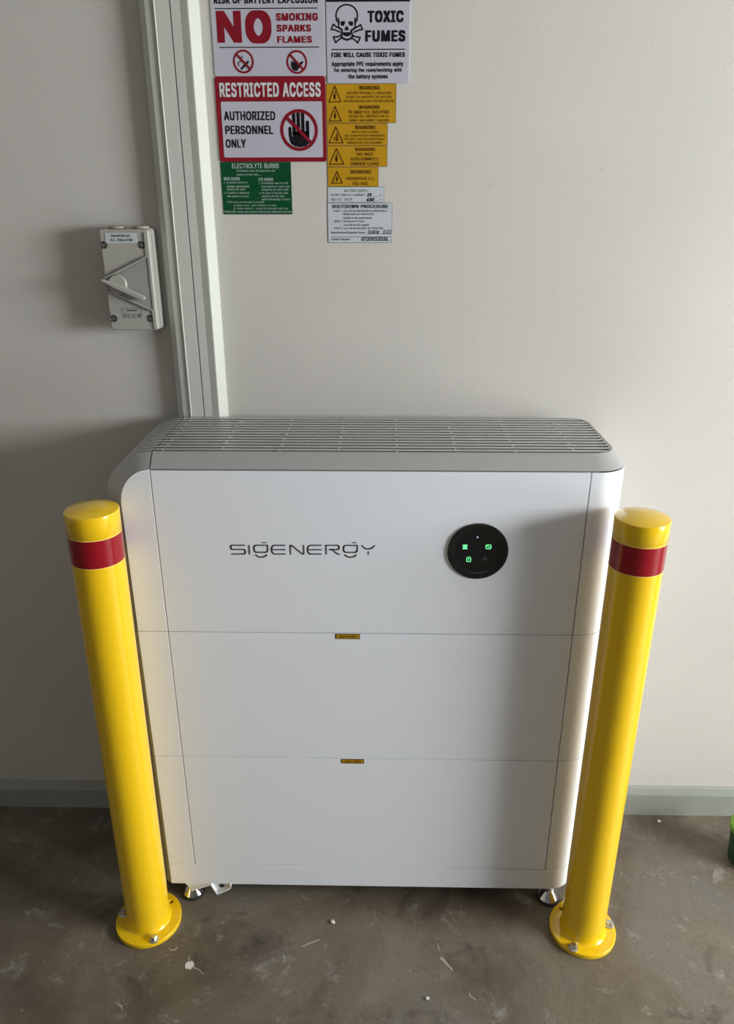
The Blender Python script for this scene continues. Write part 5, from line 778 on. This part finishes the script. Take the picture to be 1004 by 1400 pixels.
# 4. toxic fumes (cut by the top of the photo)
g, U, V, Y = sign('toxic_fumes_sign', -.0727, .0600, 1.5092, 1.6900, .0018, .003, M['signwhite'], 'white TOXIC FUMES sign with black skull and crossbones, top right of the signs')
K = Print(Y-.0003); D = Print(Y-.0003); HD = Print(Y-.0003); SK = Print(Y-.0005)
x4 = lambda a: -.0727 + (a-62)/(912-62)*.1327
z4 = lambda b: 1.6236 - (b/7.72)/113*(1.6236-1.5096)
HD.rect(x4(64), x4(908), z4(20), z4(-400)); HD.link('black_header', M['ink'], g)
for body, a, b, t0, t1, bo in (('TOXIC', 482, 845, 110, 234, .055), ('FUMES', 458, 866, 312, 434, .055), ('FIRE WILL CAUSE TOXIC FUMES', 110, 864, 545, 596, .05), ('Appropriate PPE requirements apply', 112, 850, 642, 704, .035), ('for entering the room/working with', 134, 834, 712, 764, .035), ('the battery systems', 282, 690, 780, 838, .035)):
    text(K, body, x4(a), x4(b), z4(t1), z4(t0), bo)
K.rect(x4(112), x4(864), z4(519), z4(508))
# skull and bones: outline crop (445..505, 20..65 at 16.73x) rescaled
sx = lambda a: x4((445+a/16.73-440)*7.723)
sz = lambda b: z4((20+b/16.73)*7.725)
def P4(l): return [(sx(a), sz(b)) for a, b in l]
wd = .0021
bone1 = [(330, 285), (270, 265), (215, 205), (185, 250), (160, 320), (240, 330), (360, 385)]
bone2 = [(680, 290), (760, 255), (805, 215), (822, 255), (850, 325), (780, 335), (650, 390)]
bone3 = [(370, 460), (290, 490), (205, 490), (225, 540), (255, 620), (320, 560), (390, 510)]
bone4 = [(640, 460), (700, 490), (800, 505), (775, 560), (740, 630), (690, 570), (625, 525)]
for b in (bone1, bone2, bone3, bone4): D.strokes(P4(b), wd)
cran = [(505+235*math.cos(math.radians(t)), 30-260*math.sin(math.radians(t))*.92+0) for t in range(-18, 199, 12)]
D.strokes(P4([(690, 290), (690, 170), (735, 110)] + [(c[0], c[1]-20) for c in cran] + [(275, 110), (325, 170), (325, 280)]), wd)
D.strokes(P4([(325, 280), (400, 335), (380, 480), (410, 520), (500, 560), (600, 525), (630, 480), (600, 350), (690, 285)]), wd*1.25)
D.strokes(P4([(320, 60), (335, 170)]), wd); D.strokes(P4([(690, 60), (685, 170)]), wd)
SK.poly(P4([(365, 190), (372, 150), (410, 132), (455, 138), (470, 165), (455, 215), (415, 248), (380, 232)]))
SK.poly(P4([(645, 190), (640, 155), (600, 140), (555, 145), (540, 165), (560, 215), (600, 248), (635, 235)]))
SK.poly(P4([(505, 238), (545, 300), (540, 350), (515, 340), (495, 340), (470, 350), (462, 300)]))
SK.poly(P4([(415, 385), (590, 385), (585, 455), (505, 485), (420, 455)]))
D.link('skull_outline', M['ink'], g); SK.link('pictogram', M['ink'], g); late.append((K, 'lettering', M['ink'], g))

# 5-8. amber warning labels, 9-10. white labels
def tri(T, cx, zb, w_, h, kind='bolt', wd=.0016):
    T.strokes([(cx-w_/2, zb), (cx+w_/2, zb), (cx, zb+h)], wd, True)
    if kind == 'bolt':
        s = h
        T.poly([(cx+.02*s, zb+.68*s), (cx-.10*s, zb+.40*s), (cx-.01*s, zb+.42*s), (cx-.03*s, zb+.20*s), (cx-.07*s, zb+.22*s), (cx-.01*s, zb+.10*s), (cx+.06*s, zb+.22*s), (cx+.025*s, zb+.21*s), (cx+.09*s, zb+.48*s), (cx+.01*s, zb+.46*s), (cx+.07*s, zb+.66*s)])
    else:
        s = h
        T.poly([(cx-.02*s, zb+.12*s), (cx+.20*s, zb+.12*s), (cx+.13*s, zb+.30*s), (cx+.13*s, zb+.52*s), (cx+.06*s, zb+.62*s), (cx-.01*s, zb+.52*s), (cx+.03*s, zb+.38*s)])
        T.poly([(cx-.16*s, zb+.14*s), (cx-.10*s, zb+.14*s), (cx-.04*s, zb+.40*s), (cx-.12*s, zb+.36*s)])
def amber(x1, z0, z1, label, lines, tris, name='warning_label'):
    x0 = -.0750
    g, U, V, Y = sign(name, x0, x1, z0, z1-.0003, .0007, .0008, M['signyellow'], label, 'label')
    T = Print(Y-.0003); E = Print(Y-.0002)
    E.strokes([(x0+.0003, z0+.0003), (x1-.0003, z0+.0003), (x1-.0003, z1-.0006), (x0+.0003, z1-.0006)], .0005, True)
    E.link('border_line', M['brownink'], g)
    for body, a, b, t0, t1, bo in lines: text(T, body, U(a), U(b), V(t1), V(t0), bo)
    for cx, vb, w_, h, k in tris: tri(T, U(cx), V(vb), w_, h, k)
    late.append((T, 'lettering', M['brownink'], g))
amber(.0393, 1.4515, 1.5090, 'widest amber label, two WARNING texts and two triangles, under the skull sign',
      [('WARNING', .47, .765, .055, .155, .03), ('BATTERY SYSTEM D.C. ISOLATORS', .305, .93, .205, .265, .02), ('DO NOT DE-ENERGIZE THE BATTERY', .285, .94, .305, .365, .01), ('SYSTEM AND BATTERY SYSTEM CABLING', .25, .975, .41, .47, .01),
       ('WARNING', .465, .765, .545, .64, .03), ('PV ARRAY D.C. ISOLATORS', .32, .90, .675, .76, .02), ('DO NOT DE-ENERGIZE THE PV', .325, .90, .795, .855, .01), ('ARRAY AND ARRAY CABLING', .325, .90, .90, .96, .01)],
      [(.125, .455, .0195, .0225, 'bolt'), (.125, .945, .0195, .0215, 'bolt')])
amber(.0258, 1.4180, 1.4515, 'amber arc flash WARNING label with a figure in its triangle, in the amber stack',
      [('WARNING', .465, .80, .09, .27, .03), ('ARC FLASH HAZARD', .41, .855, .34, .43, .01), ('ARC FLASH HAZARD APPROPRIATE', .295, .965, .50, .60, .01), ('PPE AND TOOLS REQUIRED WHILE', .295, .955, .66, .76, .01), ('WORKING ON THIS EQUIPMENT', .33, .92, .82, .93, .01)],
      [(.15, .87, .0235, .0235, 'man')])
amber(.0255, 1.3857, 1.4180, 'amber label reading DO NOT DISCONNECT UNDER LOAD',
      [('WARNING', .46, .80, .09, .25, .03), ('DO NOT', .495, .77, .32, .48, .02), ('DISCONNECT', .395, .865, .55, .70, .02), ('UNDER LOAD', .395, .865, .77, .93, .02)],
      [(.155, .87, .0240, .0235, 'bolt')])
amber(.0108, 1.3551, 1.3857, 'smallest amber label, HAZARDOUS D.C. VOLTAGE, lowest of the amber stack',
      [('WARNING', .45, .86, .15, .34, .025), ('HAZARDOUS D.C.', .365, .93, .50, .66, .01), ('VOLTAGE', .49, .80, .76, .93, .01)],
      [(.185, .82, .0180, .0180, 'bolt')])
g, U, V, Y = sign('battery_supply_label', -.0757, .0209, 1.3300, 1.3548, .0007, .0006, M['labelwhite'], 'small white battery supply label with handwritten 50 and 600, above the shutdown label', 'label')
T = Print(Y-.0003)
for body, a, b, t0, t1, bo, sh in (('BATTERY SUPPLY', .295, .72, .17, .33, .0, 0), ('SHORT CIRCUIT CURRENT', .06, .66, .45, .58, .0, 0), ('MAX D.C. VOLTS', .06, .43, .72, .88, .0, 0), ('50', .70, .78, .40, .60, .04, .3), ('600', .69, .825, .70, .92, .04, .3), ('A', .925, .945, .47, .60, .01, 0), ('V', .925, .945, .74, .88, .01, 0)):
    text(T, body, U(a), U(b), V(t1), V(t0), bo, sh)
for vv_ in (.62, .91): T.rect(U(.69), U(.91), V(vv_+.014), V(vv_))
E = Print(Y-.0002); E.strokes([(U(.004), V(.99)), (U(.996), V(.99)), (U(.996), V(.01)), (U(.004), V(.01))], .0004, True); E.link('border_line', M['screw'], g)
late.append((T, 'lettering', M['ink'], g))
g, U, V, Y = sign('shutdown_procedure_label', -.0765, .0352, 1.2650, 1.3298, .0007, .0006, M['labelwhite'], 'white SHUTDOWN PROCEDURE label with handwriting, lowest of the wall labels', 'label')
T = Print(Y-.0003); HW = Print(Y-.0004)
def v10(b): return (b-250)/(752-250)
def u10(a): return (a-78)/(885-78)
for body, a, b, t0, t1, bo in (('SHUTDOWN PROCEDURE', 135, 832, 274, 318, .03), ('STEP 1.', 158, 262, 338, 362, .01), ('Turn off the INVERTER AC ISOLATOR or', 275, 822, 338, 364, .01), ('MAIN SWITCH (INVERTER)', 275, 655, 380, 406, .01), ('located in the Switchboard', 275, 630, 426, 450, .01), ('STEP 2.', 160, 262, 468, 494, .01), ('Isolate the PV Array', 275, 538, 470, 496, .01), ('Turn off the DC Isolator', 275, 602, 512, 538, .01), ('STEP 3.', 160, 265, 556, 580, .01), ('Turn off the BATTERY DC ISOLATOR', 275, 770, 556, 580, .01), ('Manufacturer/Supplier Name:', 120, 555, 608, 640, .01), ('Contact Number:', 120, 365, 694, 720, .01)):
    text(T, body, U(u10(a)), U(u10(b)), V(v10(t1)), V(v10(t0)), bo)
T.rect(U(u10(120)), U(u10(870)), V(v10(680)), V(v10(675))); T.rect(U(u10(575)), U(u10(870)), V(v10(640)), V(v10(636))); T.rect(U(u10(490)), U(u10(870)), V(v10(726)), V(v10(722)))
text(HW, 'SEREW', U(u10(580)), U(u10(728)), V(v10(638)), V(v10(596)), .012, .3); text(HW, 'ELEC', U(u10(772)), U(u10(878)), V(v10(638)), V(v10(590)), .012, .3); text(HW, '0730953036', U(u10(500)), U(u10(832)), V(v10(724)), V(v10(680)), .02, .3)
E = Print(Y-.0002); E.strokes([(U(.004), V(.994)), (U(.996), V(.994)), (U(.996), V(.006)), (U(.004), V(.006))], .0005, True); E.link('border_line', M['screw'], g)
late += [(T, 'lettering', M['ink'], g), (HW, 'handwriting', M['ink'], g)]

# ------------------------------------------------------------------ green tub at the right edge of the frame
tub = empty('plastic_tub', (.8195, .125, 0), 'dark green plastic tub with lime rim on the floor at the right edge', 'tub')
vv, ff = [], []
n = 48
prof = [(.0355, 0), (.037, .003), (.0425, .084)]
for r, z in prof:
    for k in range(n):
        a = 2*PI*k/n; q = r*(1+.018*math.cos(24*a)); vv.append((.8195+q*math.cos(a), .125+q*math.sin(a), z))
for i in range(2):
    for k in range(n): ff.append((i*n+k, i*n+(k+1) % n, (i+1)*n+(k+1) % n, (i+1)*n+k))
ff.append(tuple(range(n))); ff.append(tuple(range(2*n, 3*n)))
link('ribbed_body', vv, ff, M['dkgreen'], tub, True)
vv, ff = lathe([(.0445, .083), (.0470, .085), (.0470, .093), (.0455, .095), (.030, .0955)], .8195, .125, 0, 40); link('lid', vv, ff, M['lime'], tub, True)

# ------------------------------------------------------------------ set all lettering
for T, nm, m, p in late: T.link(nm, m, p)
